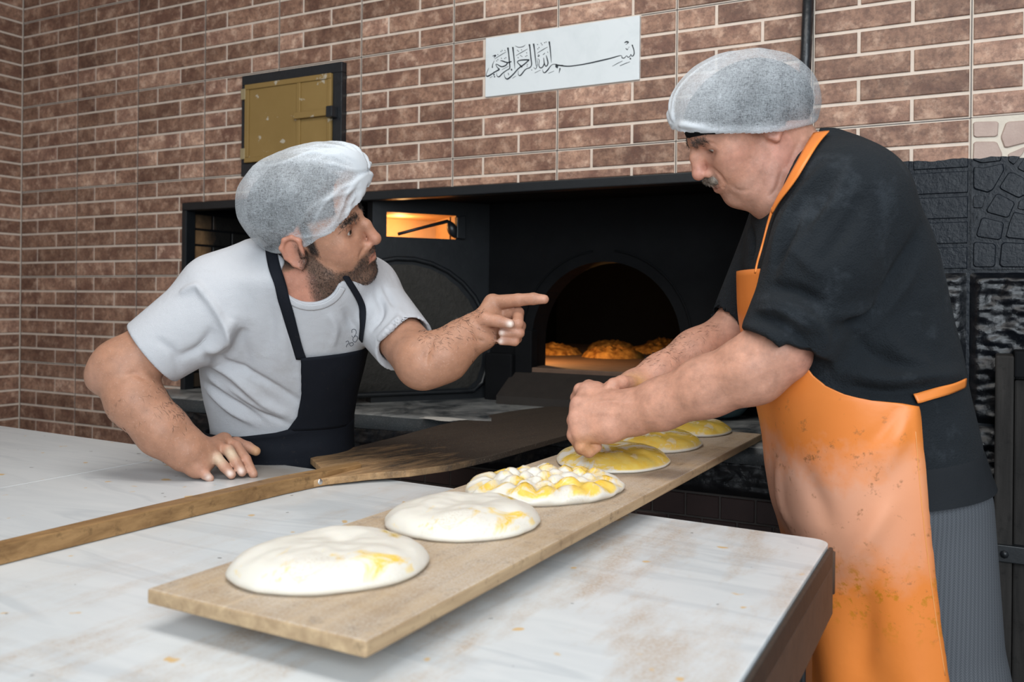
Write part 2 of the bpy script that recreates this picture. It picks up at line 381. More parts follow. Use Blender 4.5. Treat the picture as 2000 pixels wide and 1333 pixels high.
# rough black rock-faced panels below
from mathutils import noise as mn
def rock(name, x0, x1, z0, z1, seed, amp, y=D, st=.0055):
    nx, nz = int((x1-x0)/st), int((z1-z0)/st); vs, fs = [], []
    for j in range(nz+1):
        for i in range(nx+1):
            x, z = x0+(x1-x0)*i/nx, z0+(z1-z0)*j/nz
            e = min(i, nx-i, j, nz-j); e = min(1, e/3)
            h = mn.fractal(Vector((x*24+seed, z*60, seed)), .7, 2.1, 5) * .45 + mn.ridged_multi_fractal(Vector((x*17, z*44+seed, 0)), .8, 2.2, 4, 1.0, 2.0)*.22 - .2
            vs.append((x, y+.004 - e*(.008+amp*max(0, h+.35)), z))
    for j in range(nz):
        for i in range(nx): a = j*(nx+1)+i; fs.append((a, a+1, a+nx+2, a+nx+1))
    me = mesh(name, vs, fs, True); return me
for i, (a, b, zt, zb) in enumerate(((NX1, X0-.004, ZJ-.004, ZJ-T), (X0, X0+T, ZJ-.004, ZJ-T), (NX1, X0-.004, ZJ-T-.004, .62), (X0, X0+T, ZJ-T-.004, .62), (NX1, X0+T, .616, .02))):
    link('rock_panel', rock('rock_panel', a, b, zb, zt, i*3.7, .02 if i != 0 else .012), wb, M_ROCK)
# old plank door low in the wall at the right
dr = tag(empty('door_1', (.3, 2.13, 0)), kind='structure')
M_OLDWOOD = mat_wood('old_dark_wood', (.008, .007, .0065), (.028, .025, .023), scale=(40, 40, 3), rough=.8)
for i in range(5): bevel_mod(link('plank', box_me('plank', .035+.11*i, .035+.11*i+.105, 2.105, 2.14, .02, 1.07), dr, M_OLDWOOD), .004)
bevel_mod(link('door_frame', box_me('door_frame', .0, .034, 2.09, 2.19, 0, 1.12), dr, M_OLDWOOD), .004)
bevel_mod(link('door_lintel', box_me('door_lintel', .034, .62, 2.09, 2.19, 1.075, 1.13), dr, M_SOOT), .004)
st = link('iron_strap', box_me('iron_strap', .0, .5, 2.082, 2.105, .70, .735, .002), dr, M_IRON)
for x in (.02, .07, .2, .33): link('rivet', tube_me('rivet', [(x, 2.086, .717), (x, 2.078, .717)], .008, 8), st, M_IRON)
# ================================================================ the oven in its recess
ov = tag(empty('bread_oven', (-1.3, 2.4, 0)), 'black sooty stone oven recessed in the brick wall with an arched mouth', 'oven')
YF = 2.55; AX, AA, AS, AB = -1.055, .245, 1.10, 1.01                     # facade, arch centre / half width / spring / base
def arch_facade():
    n = 28; vs, fs = [], []; zt = 1.62; x0, x1 = -1.50, NX1
    xs = [AX-AA] + [AX-AA*math.cos(math.pi*k/n) for k in range(1, n)] + [AX+AA]
    zs = [AS] + [AS+AA*math.sin(math.pi*k/n) for k in range(1, n)] + [AS]
    def q(a, b, c, d): k = len(vs); vs.extend([a, b, c, d]); fs.append((k, k+1, k+2, k+3))
    q((x0, YF, .88), (AX-AA, YF, .88), (AX-AA, YF, zt), (x0, YF, zt)); q((AX+AA, YF, .88), (x1, YF, .88), (x1, YF, zt), (AX+AA, YF, zt))
    q((AX-AA, YF, .88), (AX+AA, YF, .88), (AX+AA, YF, AB), (AX-AA, YF, AB))
    R = .10
    for i in range(n):
        q((xs[i], YF, zs[i]), (xs[i+1], YF, zs[i+1]), (xs[i+1], YF, zt), (xs[i], YF, zt))
        q((xs[i], YF+R, zs[i]), (xs[i+1], YF+R, zs[i+1]), (xs[i+1], YF, zs[i+1]), (xs[i], YF, zs[i]))
    for s in (-1, 1): x = AX+s*AA; q((x, YF, AB), (x, YF+R, AB), (x, YF+R, AS), (x, YF, AS))
    bm = bmesh.new(); bm.from_mesh(mesh('t', vs, fs)); bmesh.ops.remove_doubles(bm, verts=bm.verts, dist=1e-5); bmesh.ops.recalc_face_normals(bm, faces=bm.faces)
    me = bpy.data.meshes.new('facade'); bm.to_mesh(me); bm.free(); return me
link('facade', arch_facade(), ov, M_SOOT)
# raised moulding round the mouth
pts = [(AX-AA-.035, YF-.004, AB)] + [(AX-(AA+.035)*math.cos(math.pi*k/24), YF-.004, AS+(AA+.035)*math.sin(math.pi*k/24)) for k in range(25)] + [(AX+AA+.035, YF-.004, AB)]
link('arch_ring', tube_me('arch_ring', pts, .003, 6), ov, M_SOOT)
def shell(name, x0, x1, y0, y1, z0, z1, skip, mat):
    v = [(x0,y0,z0),(x1,y0,z0),(x1,y1,z0),(x0,y1,z0),(x0,y0,z1),(x1,y0,z1),(x1,y1,z1),(x0,y1,z1)]
    f = {'bottom': (0,1,2,3), 'top': (7,6,5,4), 'front': (0,4,5,1), 'back': (3,2,6,7), 'left': (0,3,7,4), 'right': (1,5,6,2)}
    return link(name, mesh(name, v, [q for k, q in f.items() if k not in skip]), ov, mat)
shell('baking_chamber', -1.95, -.10, YF+.10, 4.1, 1.01, 1.46, ('front', 'bottom'), M_SOOT)
link('chamber_front', mesh('chamber_front', [(-1.95, YF+.1, 1.01), (AX-AA, YF+.1, 1.01), (AX-AA, YF+.1, 1.46), (-1.95, YF+.1, 1.46), (AX+AA, YF+.1, 1.01), (-.1, YF+.1, 1.01), (-.1, YF+.1, 1.46), (AX+AA, YF+.1, 1.46), (AX-AA, YF+.1, 1.345), (AX+AA, YF+.1, 1.345)], [(0, 1, 2, 3), (4, 5, 6, 7), (8, 9, 7, 2)]), ov, M_SOOT)
link('oven_floor', box_me('oven_floor', -1.95, -.10, YF+.09, 4.1, .97, 1.012), ov, M_OVENFLOOR)
link('hearth_lip', box_me('hearth_lip', AX-AA-.03, AX+AA, YF-.02, YF+.095, .97, 1.0125, .004), ov, M_OVENFLOOR)
link('sloping_sill', prism_me('sloping_sill', [(AX-.30, YF-.005, 1.008), (AX+.34, YF-.005, 1.008), (AX+.34, YF-.13, .93), (AX-.30, YF-.13, .93)], [(AX-.30, YF-.005, .90), (AX+.34, YF-.005, .90), (AX+.34, YF-.13, .90), (AX-.30, YF-.13, .90)]), ov, mat_soot('scorched_sill', (.020, .015, .012), .7, 30, .003, .4))
bevel_mod(link('side_block', box_me('side_block', AX-AA-.145, AX-AA-.045, YF-.05, YF, .90, 1.055), ov, M_SOOT), .006)
bevel_mod(link('side_block', box_me('side_block', AX-AA-.05, AX-AA+.012, YF-.025, YF+.02, .98, 1.13), ov, M_SOOT), .004)
# recess: ceiling, back, sides
link('recess_ceiling', box_me('recess_ceiling', NX0-.05, NX1, D+.02, 2.75, NZ1+.002, NZ1+.08), ov, M_SOOT)
link('recess_back', box_me('recess_back', NX0-.05, -1.52, 2.60, 2.66, .5, NZ1+.05), ov, M_SOOT)
rs = link('recess_side', box_me('recess_side', NX0-.10, NX0-.004, D+.02, 2.66, 0, NZ1), ov, M_SOOT)
def mat_sootbrick():
    t = NT('sooty_brick'); v = t.obj(world=True); x = t.node('ShaderNodeSeparateXYZ', Vector=v)
    n = t.noise(v, 40, 5, .7); c = t.mix(n, (.10, .052, .024), (.36, .21, .10))
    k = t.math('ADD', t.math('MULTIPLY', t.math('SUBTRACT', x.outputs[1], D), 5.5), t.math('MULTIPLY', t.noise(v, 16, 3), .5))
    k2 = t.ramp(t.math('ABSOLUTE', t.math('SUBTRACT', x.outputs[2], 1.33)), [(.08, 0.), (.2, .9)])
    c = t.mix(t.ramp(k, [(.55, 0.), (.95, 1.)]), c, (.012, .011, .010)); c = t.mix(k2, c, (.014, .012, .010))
    t.bs(Base_Color=c, Roughness=.5); t.bump(n, .7, .005); return t.m
M_SBRICK = mat_sootbrick()
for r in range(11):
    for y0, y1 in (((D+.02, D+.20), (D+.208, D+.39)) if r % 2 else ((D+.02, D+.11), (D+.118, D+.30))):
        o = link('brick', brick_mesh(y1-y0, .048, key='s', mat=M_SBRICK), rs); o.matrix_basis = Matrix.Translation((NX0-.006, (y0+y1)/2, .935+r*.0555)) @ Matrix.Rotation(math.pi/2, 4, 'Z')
for nm, a in (('frame_bar', (NX0-.016, NX1, D-.012, D+.03, NZ1-.012, NZ1+.014)), ('frame_post', (NX0-.016, NX0+.006, D-.012, D+.03, .88, NZ1-.012))):
    bevel_mod(link(nm, box_me(nm, *a), ov, M_IRON), .003)
# splayed iron panel at the left of the mouth with a lamp window and a second, closed mouth
PA = np.array([-1.685, 2.222, 0]); PB = np.array([-1.46, 2.55, 0]); PD = (PB-PA)/np.linalg.norm(PB-PA); PN = np.array([PD[1], -PD[0], 0])
def on_panel(u, v):
    r = ray(u, v); t = ((PA-CAM) @ PN) / (r @ PN); q = CAM + r*t; return float((q-PA) @ PD), float(q[2])
def pan_pt(s, z, off=0.0): return PA + PD*s + PN*off + np.array([0, 0, z])
L_ = float(np.linalg.norm(PB-PA)); s0, zb = on_panel(755, 459); s1, zb2 = on_panel(890, 468); _, zt_ = on_panel(757, 414)
zb = min(zb, zb2); sM, zM = on_panel(790, 505); sE, zE = on_panel(922, 640)
vs, fs = [], []
def pq(a, b, c, d): 
    k = len(vs); vs.extend([a, b, c, d]); fs.append((k, k+1, k+2, k+3))
TK = -.05
for (a0, a1, b0, b1) in ((0, s0, .89, 1.60), (s1, L_, .89, 1.60), (s0, s1, .89, zb), (s0, s1, zt_, 1.60)):
    pq(pan_pt(a0, b0), pan_pt(a1, b0), pan_pt(a1, b1), pan_pt(a0, b1)); pq(pan_pt(a0, b0, TK), pan_pt(a0, b1, TK), pan_pt(a1, b1, TK), pan_pt(a1, b0, TK))
pq(pan_pt(0, .89), pan_pt(0, 1.6), pan_pt(0, 1.6, TK), pan_pt(0, .89, TK))
pnl = link('iron_panel', mesh('iron_panel', vs, fs), ov, M_IRON)
R2 = zM - 1.07
vs, fs = [], []; n = 30
disc = [(sM + R2*math.cos(2*math.pi*k/n)*1.05, 1.07 + R2*math.sin(2*math.pi*k/n)) for k in range(n)]
disc = [(s, max(z, .93)) for s, z in disc]
rim = [pan_pt(s, z, .004) for s, z in disc]; rim = [p for i, p in enumerate(rim)] + [rim[0]]
link('mouth_ring', tube_me('mouth_ring', rim, .008, 6), ov, M_IRON)
vs = [pan_pt(sM, 1.07, .012)]; fs = []
for j in range(1, 9):
    for k in range(n):
        s, z = disc[k]; f = j/8.0*.96
        ss, zz = sM+(s-sM)*f, 1.07+(z-1.07)*f
        vs.append(pan_pt(ss, zz, .004 + (.012*abs(mn.noise(Vector((ss*60, zz*60, 3)))) if j < 8 else -.006)))
for k in range(n): fs.append((0, 1+k, 1+(k+1) % n))
for j in range(7):
    for k in range(n): a = 1+j*n; fs.append((a+k, a+n+k, a+n+(k+1) % n, a+(k+1) % n))
link('closing_slab', recalc(mesh('closing_slab', vs, fs, True)), ov, M_OVENFLOOR if False else mat_soot('burnt_slab', (.022, .020, .017), .8, 40, .008, .9))
M_LINE = plain('lamp_box_lining', (.62, .42, .22), .7)
a, b, c_, d_ = [pan_pt(s, z, 0) for s, z in ((s0, zb), (s1, zb), (s1, zt_), (s0, zt_))]; bk = -PN*.22 + PD*.02
vs = [a, b, c_, d_] + [p+bk for p in (a, b, c_, d_)]
lb = link('lamp_box', mesh('lamp_box', vs, [(0, 1, 5, 4), (3, 7, 6, 2), (1, 2, 6, 5), (0, 4, 7, 3), (4, 5, 6, 7)]), ov, M_LINE)
ll = bpy.data.lights.new('oven_lamp_light', 'POINT'); ll.energy = .5; ll.color = (1.0, .60, .25); ll.shadow_soft_size = .02
lo = bpy.data.objects.new('oven_lamp_light', ll); COL.objects.link(lo); lo.location = Vector(pan_pt((s0+s1)/2-.03, (zb+zt_)/2+.01, -.12)); lo.parent = ov; lo.matrix_parent_inverse = ov.matrix_basis.inverted()
lamp = tag(empty('oven_lamp', pan_pt(s1-.03, zb, .01)), 'small black bracket lamp in the lit window of the oven', 'lamp')
w1 = lambda u, v, o=.012: pan_pt(*on_panel(u, v), o)
link('lamp_arm', tube_me('lamp_arm', [w1(775, 458), w1(820, 446), w1(871, 433), w1(877, 436)], [.005, .005, .006, .005], 8), lamp, M_IRON)
hp = [w1(874, 434), w1(878, 443), w1(882, 455), w1(887, 465)]
link('lamp_head', tube_me('lamp_head', hp, [.006, .015, .015, .004], 12, 14), lamp, M_BLACKPAINT)
bevel_mod(link('lamp_bracket', prism_me('lamp_bracket', [w1(888, 425, .02), w1(905, 422, .02), w1(905, 468, .02), w1(888, 466, .02)], [w1(888, 425, 0), w1(905, 422, 0), w1(905, 468, 0), w1(888, 466, 0)]), lamp, M_IRON), .002)
# ledge in front of the oven
YL, ZL = 2.025, .905
def ledge_me():
    nx, ny = 120, 18; vs, fs = [], []; x0, x1 = NX0-.06, -.12
    for j in range(ny+1):
        for i in range(nx+1):
            x = x0+(x1-x0)*i/nx; y = YL+(2.57-YL)*j/ny
            n_ = mn.fractal(Vector((x*6, y*9, 1)), 1, 2, 4)
            yy = y + (.010*n_ - .004*abs(mn.noise(Vector((x*30, 0, 2)))) if j == 0 else 0)
            vs.append((x, yy, ZL - .0025*max(0, n_) - (.006 if j == 0 else 0)))
    for j in range(ny):
        for i in range(nx): a = j*(nx+1)+i; fs.append((a, a+1, a+nx+2, a+nx+1))
    k = len(vs)
    for i in range(nx+1): vs.append((vs[i][0], vs[i][1]+.006, ZL-.045))
    for i in range(nx): fs.append((k+i, k+i+1, i+1, i))
    return mesh('ledge', vs, fs, True)
link('ledge', ledge_me(), ov, M_LEDGE)
lf = link('ledge_front', rock('ledge_front', NX0-.06, -.12, .782, ZL-.03, 11.0, .010, YL+.016), ov, M_ROCK)
lw = link('lower_wall', box_me('lower_wall', NX0-.06, -.12, YL+.03, 2.3, 0, .782), ov, mat_soot('dark_grout', (.060, .050, .046), .7, 30, .002))
M_DBRICK = mat_soot('dark_brown_tile', (.040, .022, .020), .38, 16, .002, .3)
xs = float(on_y(1400, 1000, YL)[0]); bmr = bmesh.new()
for r in range(12):
    for c in range(-20, 6):
        xa = xs + c*.0815 + (.04 if r % 2 else 0); za = .782 - .005 - (r+1)*.0555
        if xa < NX0-.06 or xa+.0815 > -.12: continue
        me = brick_mesh(.0765, .0505, key='d', mat=M_DBRICK)
        if r < 2 and -1.3 < xa: o = link('brick', me, lw); o.location = (xa+.04, YL+.031, za+.0277)
        else:
            n0 = len(bmr.verts); bmr.from_mesh(me); bmr.verts.ensure_lookup_table()
            for v in bmr.verts[n0:]: v.co += Vector((xa+.04, YL+.031, za+.0277))
me = bpy.data.meshes.new('brickwork'); bmr.to_mesh(me); bmr.free(); tag(link('brickwork', me, lw, M_DBRICK), kind='stuff')
# ================================================================ hatch, plaque, rod on the wall
hx0, hx1, hz0, hz1 = HAT
ht = tag(empty('wall_hatch', ((hx0+hx1)/2, D-.02, hz0)), 'small gold painted metal hatch in a black frame on the brick wall', 'hatch')
fw = .020
def fbox(name, a, mat, par, bev=.002): return bevel_mod(link(name, box_me(name, *a), par, mat), bev)
fr = fbox('frame_rail', (hx0, hx1, D-.022, D+.012, hz1-.032, hz1), M_BLACKPAINT, ht); fbox('frame_rail', (hx0, hx1, D-.022, D+.012, hz0, hz0+.042), M_BLACKPAINT, ht)
fbox('frame_stile', (hx0, hx0+fw, D-.022, D+.012, hz0+.042, hz1-.032), M_BLACKPAINT, ht); fbox('frame_stile', (hx1-.036, hx1, D-.022, D+.012, hz0+.042, hz1-.032), M_BLACKPAINT, ht)
dx0, dx1, dz0, dz1 = hx0+fw+.001, hx1-.037, hz0+.043, hz1-.033
door = fbox('hatch_door', (dx0, dx1, D-.026, D+.005, dz0, dz1), M_BRASS, ht)
mid = dx0 + (dx1-dx0)*.615
for a in ((dx0, dx1, dz1-.017, dz1), (dx0, dx1, dz0, dz0+.017)): fbox('rail', (a[0], a[1], D-.031, D-.026, a[2], a[3]), M_BRASS, door)
for a in ((dx0, dx0+.018), (dx1-.014, dx1), (mid, mid+.016)): fbox('stile', (a[0], a[1], D-.0305, D-.026, dz0+.017, dz1-.017), M_BRASS, door)
zc = dz0+(dz1-dz0)*.52
fbox('latch_bar', (mid-.004, dx1+.012, D-.040, D-.031, zc-.010, zc+.010), M_BRASS, door)
fbox('latch_keeper', (dx1-.002, dx1+.022, D-.050, D-.022, zc-.018, zc+.016), M_BLACKPAINT, ht)
for z in (dz0+.03, dz1-.03): fbox('hinge', (dx0-.016, dx0+.004, D-.032, D-.022, z-.018, z+.018), plain('hinge_metal', (.42, .34, .20), .45, .5), ht)
rb = bmesh.new()
pq_ = tag(empty('wall_plaque', ((PLQ[0]+PLQ[1])/2, D, PLQ[2])), 'white marble plaque with black Arabic calligraphy set in the brick wall', 'plaque')
bevel_mod(link('slab', box_me('slab', PLQ[0], PLQ[1], D-.005, D+.012, PLQ[2], PLQ[3]), pq_, M_PLAQUE), .0015)
A = lambda *q: [(940+x/8.331, 30+y/8.331, w_/8.331) for x, y, w_ in q]
B = lambda *q: [(1090+x/8.331, 30+y/8.331, w_/8.331) for x, y, w_ in q]
strokes = [B((0,812,18),(150,828,17),(300,815,16),(500,780,18),(700,735,20),(850,700,18),(960,668,14),(1030,655,8),(1040,690,13),(1075,695,13),(1110,660,8),(1122,660,9),(1135,680,13),(1165,672,11),(1185,632,8),(1195,662,13),(1220,660,15),(1238,620,15),(1232,560,15),(1215,510,16),(1205,478,20)),
 B((1175,690,6),(1176,705,26),(1177,720,6)), B((1078,448,6),(1110,430,22),(1143,436,18),(1125,460,8),(1100,478,4)), B((1100,535,10),(1125,560,10),(1140,535,5)), B((1148,515,10),(1156,522,8)),
 B((880,830,4),(960,785,8),(1050,742,6)), B((1005,822,8),(1090,785,9),(1170,755,5)), B((28,855,5),(30,870,18),(15,940,4)),
 A((1333,818,18),(1270,815,16),(1215,798,12),(1160,800,9),(1120,835,12),(1080,890,17),(1030,935,15),(1002,912,8),(1000,880,4)), A((1212,800,10),(1228,832,42),(1240,862,8)),
 A((1105,425,24),(1118,520,17),(1130,650,14),(1140,770,5)), A((1055,650,8),(1075,720,17),(1084,790,17),(1052,830,14),(1026,780,14),(1014,690,10)), A((1026,780,14),(1000,838,15),(960,855,15),(936,810,10),(945,740,8),(925,705,6)),
 A((850,460,24),(865,560,17),(880,700,14),(893,830,6)), A((905,700,5),(915,790,8),(885,872,9),(850,845,5)), A((910,615,5),(1000,560,9),(1080,515,5)), A((925,640,8),(945,655,10),(925,672,9),(922,650,6)), A((1000,640,7),(1020,630,9),(1035,612,7)),
 A((782,470,24),(795,560,17),(808,700,17),(818,800,15),(790,850,14),(720,880,14),(640,975,17),(605,970,9),(600,900,4)), A((512,515,24),(525,620,17),(538,760,14),(545,870,5)),
 A((782,725,20),(700,725,20),(620,735,15),(587,760,13),(620,800,15),(665,845,22)), A((775,730,16),(700,795,18),(600,870,17),(520,960,17),(430,1035,21),(385,1010,10),(372,950,4)),
 A((565,655,5),(660,600,9),(755,545,5)), A((552,498,6),(610,520,9),(680,508,9),(720,478,4)),
 A((432,525,24),(445,620,17),(458,760,17),(462,860,15),(420,890,13),(350,940,15),(290,1000,17),(255,985,9),(248,935,4)), A((492,752,16),(425,768,18),(340,742,15),(308,738,7)), A((430,768,15),(400,812,17),(330,835,17),(258,798,12),(236,800,9),(262,850,12),(290,880,20),(220,922,17),(110,990,20),(80,965,9),(122,855,4)),
 A((203,950,6),(206,966,22),(208,980,6)), A((214,985,6),(216,1000,20),(218,1012,6)), A((480,870,6),(492,885,24),(502,900,6)), A((215,710,5),(310,650,9),(405,595,5)), A((182,664,8),(232,652,20),(205,690,5)), A((180,855,16),(185,800,10),(212,735,4)),
 A((140,1018,5),(185,990,5)), A((505,1025,7),(565,985,5)), A((868,938,7),(965,890,5)), A((1090,945,6),(1185,905,5)), A((335,885,5),(440,830,6))]
for x, y in ((320,590),(340,572),(385,572),(268,640),(328,700),(380,704),(400,690),(250,742),(270,722),(600,690),(640,655),(660,668),(722,668),(742,655),(738,610),(750,800),(746,826),(440,945),(445,965),(588,570),(605,585),(655,562),(920,545),(940,525),(915,475),(975,455),(990,480),(1030,445),(1055,435),(1080,600),(820,890)):
    strokes.append(A((x-7,y-6,5),(x,y,12),(x+8,y+5,5)))
vs, fs = [], []
for s in strokes:
    q = spline(s, max(4, len(s)*5)); t_ = np.gradient(q[:, :2], axis=0); t_ /= (np.linalg.norm(t_, axis=1)[:, None]+1e-9); k = len(vs)
    for (x, y, w_), (tx, ty) in zip(q, t_):
        w_ = max(w_*1.12, .45)
        vs.append(on_y(x-ty*w_/2, y+tx*w_/2, D-.0056)); vs.append(on_y(x+ty*w_/2, y-tx*w_/2, D-.0056))
    for i in range(len(q)-1): a = k+2*i; fs.append((a, a+1, a+3, a+2))
link('calligraphy', mesh('calligraphy', vs, fs), pq_, M_INK)
rod = tag(empty('iron_rod', on_y(1566, 330, D-.03)), 'long black iron rod hanging against the brick wall behind the older baker', 'rod')
link('rod', tube_me('rod', [on_y(1583, -120, D-.022), on_y(1574, 100, D-.022), on_y(1564, 330, D-.022)], .0125, 8), rod, M_BLACKPAINT)
link('rod_edge', tube_me('rod_edge', [on_y(1588, -120, D-.008), on_y(1580, 100, D-.008), on_y(1571, 330, D-.008)], .007, 6), rod, M_BLACKPAINT)
# ================================================================ marble work table
ZT = .88
c_ = on_z(1622, 1056, ZT); TX1, TY1 = float(c_[0]), float(c_[1]); TX0, TY0 = -3.30, .28
jx = float(on_z(0, 952, ZT)[0]); jx2 = float(on_z(318, 898, ZT)[0]); jx = (jx+jx2)/2
tb = tag(empty('work_table', ((TX0+TX1)/2, (TY0+TY1)/2, 0)), 'long white marble topped work table on a rusty steel frame', 'table')
eN = on_z(1443, 1333, ZT); kx = (eN[0]-TX1)/(eN[1]-TY1); bL = on_z(0, 832, ZT); ky = (bL[1]-TY1)/(bL[0]-TX1)
def warp(c):                                                             # the table is not quite square to the wall
    x, y = c.x, c.y; c.x = x + kx*(y-TY1)*(1 if x > TX1-.3 else 0); c.y = y + ky*(x-TX1)
def slab(x0, x1, rr=.024):
    pl = []
    for (x, y, sx, sy) in ((x0, TY0, 1, 1), (x1, TY0, -1, 1), (x1, TY1, -1, -1), (x0, TY1, 1, -1)):
        if x == TX1:
            cx, cy = x+sx*rr, y+sy*rr; a0 = math.atan2(-sy, -sx)
            arc = [(cx+rr*math.cos(a0+t), cy+rr*math.sin(a0+t)) for t in np.linspace(-math.pi/4, math.pi/4, 7)]
            pl += arc
        else: pl.append((x, y))
    v = []
    for x, y in pl: c = Vector((x, y, 0)); warp(c); v.append(c)
    me = prism_me('marble_slab', [(c.x, c.y, ZT) for c in v], [(c.x, c.y, ZT-.028) for c in v])
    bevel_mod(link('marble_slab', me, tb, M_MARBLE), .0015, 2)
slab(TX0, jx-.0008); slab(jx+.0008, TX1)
me = box_me('slab_joint', jx-.0012, jx+.0012, TY0+.004, TY1-.004, ZT-.027, ZT-.0006)
for v in me.vertices: warp(v.co)
link('slab_joint', me, tb, plain('joint_grime', (.16, .15, .14), .8))
def tbox(n, a, bev=.003, m=M_RUST):
    me = box_me(n, *a)
    for v in me.vertices: warp(v.co)
    return bevel_mod(link(n, me, tb, m), bev)
zf = ZT-.028
tbox('end_rail', (TX1-.020, TX1+.006, TY0+.02, TY1-.012, zf-.075, zf-.0015)); tbox('edge_band', (TX1+.0012, TX1+.007, TY0+.02, TY1-.022, zf-.0015, ZT-.004), .0015, mat_soot('grimy_steel', (.035, .026, .020), .5, 40, .002, .6)); tbox('edge_band', (TX0+.01, TX1-.024, TY1+.0012, TY1+.005, zf-.002, ZT-.006), .0015); tbox('end_rail', (TX0+.01, TX0+.04, TY0+.02, TY1-.012, zf-.075, zf-.0015))
tbox('side_rail', (TX0+.04, TX1-.02, TY1-.045, TY1-.015, zf-.075, zf-.0015)); tbox('side_rail', (TX0+.04, TX1-.02, TY0+.02, TY0+.05, zf-.075, zf-.0015))
link('corner_cap', tube_me('corner_cap', [(TX1-.002, TY1-.010, zf-.045), (TX1-.002, TY1-.010, zf+.014)], .0105, 10), tb, M_STEEL if False else M_RUST)
for x in (TX1-.045, jx, TX0+.05):
    for y in (TY1-.05, TY0+.06): tbox('leg', (x-.04, x+.025, y-.03, y+.03, 0, zf-.075), .004, M_IRON)
tbox('lower_rail', (TX0+.04, TX1-.05, TY1-.06, TY1-.04, .18, .22)); tbox('lower_rail', (TX0+.04, TX1-.05, TY0+.05, TY0+.07, .18, .22))
# ---------------------------------------------------------------- floured board with a row of doughs
ZB = .921; TB = .016
q0 = [on_z(u, v, ZB) for u, v in ((715, 1253), (1488, 848), (1391, 829), (287, 1150))]
# square up: long sides straight between traced corners
q0[2] = q0[1] + (q0[3]-q0[0])*.985
bo = tag(empty('dough_board', np.mean(q0, axis=0)-np.array([0, 0, TB])), 'long floured wooden board carrying six doughs across the table', 'board')
tb_ = [p for p in q0]; o = link('plank', prism_me('plank', tb_, [p-np.array([0, 0, TB]) for p in tb_]), bo, M_BOARD); bevel_mod(o, .0025)
o.modifiers.new('tri', 'TRIANGULATE')
e1 = (q0[1]-q0[0])/np.linalg.norm(q0[1]-q0[0]); e2 = (q0[3]-q0[0])/np.linalg.norm(q0[3]-q0[0])
for s in (.16, .44):                                                     # battens under the board keep it off the table
    a = q0[0]+e1*s+e2*.11; b = q0[0]+e1*s+e2*.20; z1, z0 = ZB-TB, ZT+.0005
    t4 = [a, a+e1*.03, b+e1*.03, b]; link('batten', prism_me('batten', [np.array([p[0], p[1], z1]) for p in t4], [np.array([p[0], p[1], z0]) for p in t4]), bo, M_BOARD)
def dough(name, label, cu, l, r, t, b, H, mat, seed, bumps=0, p=5.0, sink=.0005, group='raw doughs on the board'):
    """disc of dough; l, r, b, t = outline pixels of its foot on the board"""
    pl, pr, pb, pt = [on_z(*q, ZB)[:2] for q in (l, r, b, t)]
    c = (pl+pr)/2; ax = (pr-pl)/2; ay = (pt-pb)/2
    c = (c + (pt+pb)/2)/2
    n, m = 72, 26; vs, fs = [], []; rng = np.random.default_rng(int(seed*10))
    cent = []
    if bumps:
        for rr, k in ((0., 1), (.27, 6), (.52, 12), (.76, 18)):
            for i in range(k): a = 2*math.pi*(i+.5*rng.random())/k; cent.append((rr*math.cos(a)+.03*rng.normal(), rr*math.sin(a)+.03*rng.normal()))
        cent = np.array(cent)
    for j in range(m+1):
        f = j/m
        for i in range(n):
            a = 2*math.pi*i/n
            wob = 1 + .055*mn.noise(Vector((math.cos(a)*1.5+seed, math.sin(a)*1.5, seed))) + .02*mn.noise(Vector((math.cos(a)*4+seed, math.sin(a)*4, 2)))
            # profile: dome on top, rolled edge, underside tucked in
            if f < .8: rad = f/.8*.97; z = (1-(rad)**p)**.5 * (0.86+.14*(1-rad**2))
            else: g = (f-.8)/.2; rad = .97+.03*math.sin(g*math.pi) - .06*g*g; z0 = (1-.97**p)**.5*(.86+.14*(1-.97**2)); z = z0*(1-g)**1.2
            x, y = rad*math.cos(a), rad*math.sin(a)
            if bumps and f < .97:
                dd = np.sort(np.hypot(cent[:, 0]-x, cent[:, 1]-y)); e = (dd[1]-dd[0])
                z = z*.62 + .62*min(1, e*5.5)**.6*(1 if f < .8 else (1-f)/.2)*(.7+.3*mn.noise(Vector((cent[np.argmin(np.hypot(cent[:,0]-x, cent[:,1]-y))][0]*9, 0, seed))))
                if f > .8: rad *= 1+.03*min(1, e*5)
            else: z *= 1+.16*mn.noise(Vector((x*2.2+seed, y*2.2, 1)))+.05*mn.noise(Vector((x*6+seed, y*6, 4))) - .16*math.exp(-((x-.05)**2+(y-.15)**2)/.05)
            q = c + (x*ax + y*ay)*wob
            vs.append((q[0], q[1], ZB-sink + max(0, z)*H))
    for j in range(m):
        for i in range(n): fs.append((j*n+i, (j+1)*n+i, (j+1)*n+(i+1) % n, j*n+(i+1) % n))
    fs.append(tuple(range(m*n, m*n+n)))
    vs_c = [(v[0]-c[0], v[1]-c[1], v[2]-ZB) for v in vs]
    bm = bmesh.new(); bm.from_mesh(mesh('t', vs_c, fs, True)); bmesh.ops.remove_doubles(bm, verts=bm.verts, dist=1e-5); bmesh.ops.recalc_face_normals(bm, faces=bm.faces)
    me = bpy.data.meshes.new(name); bm.to_mesh(me); bm.free(); me.polygons.foreach_set('use_smooth', [True]*len(me.polygons))
    o = link(name, me, None, mat); o.location = (c[0], c[1], ZB); tag(o, label, 'dough', group); return o
dough('flatbread_dough', 'plain white dough at the near end of the board', 0, (452, 1118), (842, 1110), (690, 1062), (600, 1166), .033, M_DOUGH_PLAIN, 1.3)
dough('flatbread_dough', 'smooth white dough dusted with bran, second from the near end', 0, (748, 1022), (1062, 1030), (930, 985), (880, 1058), .031, M_DOUGH_PLAIN, 4.1)
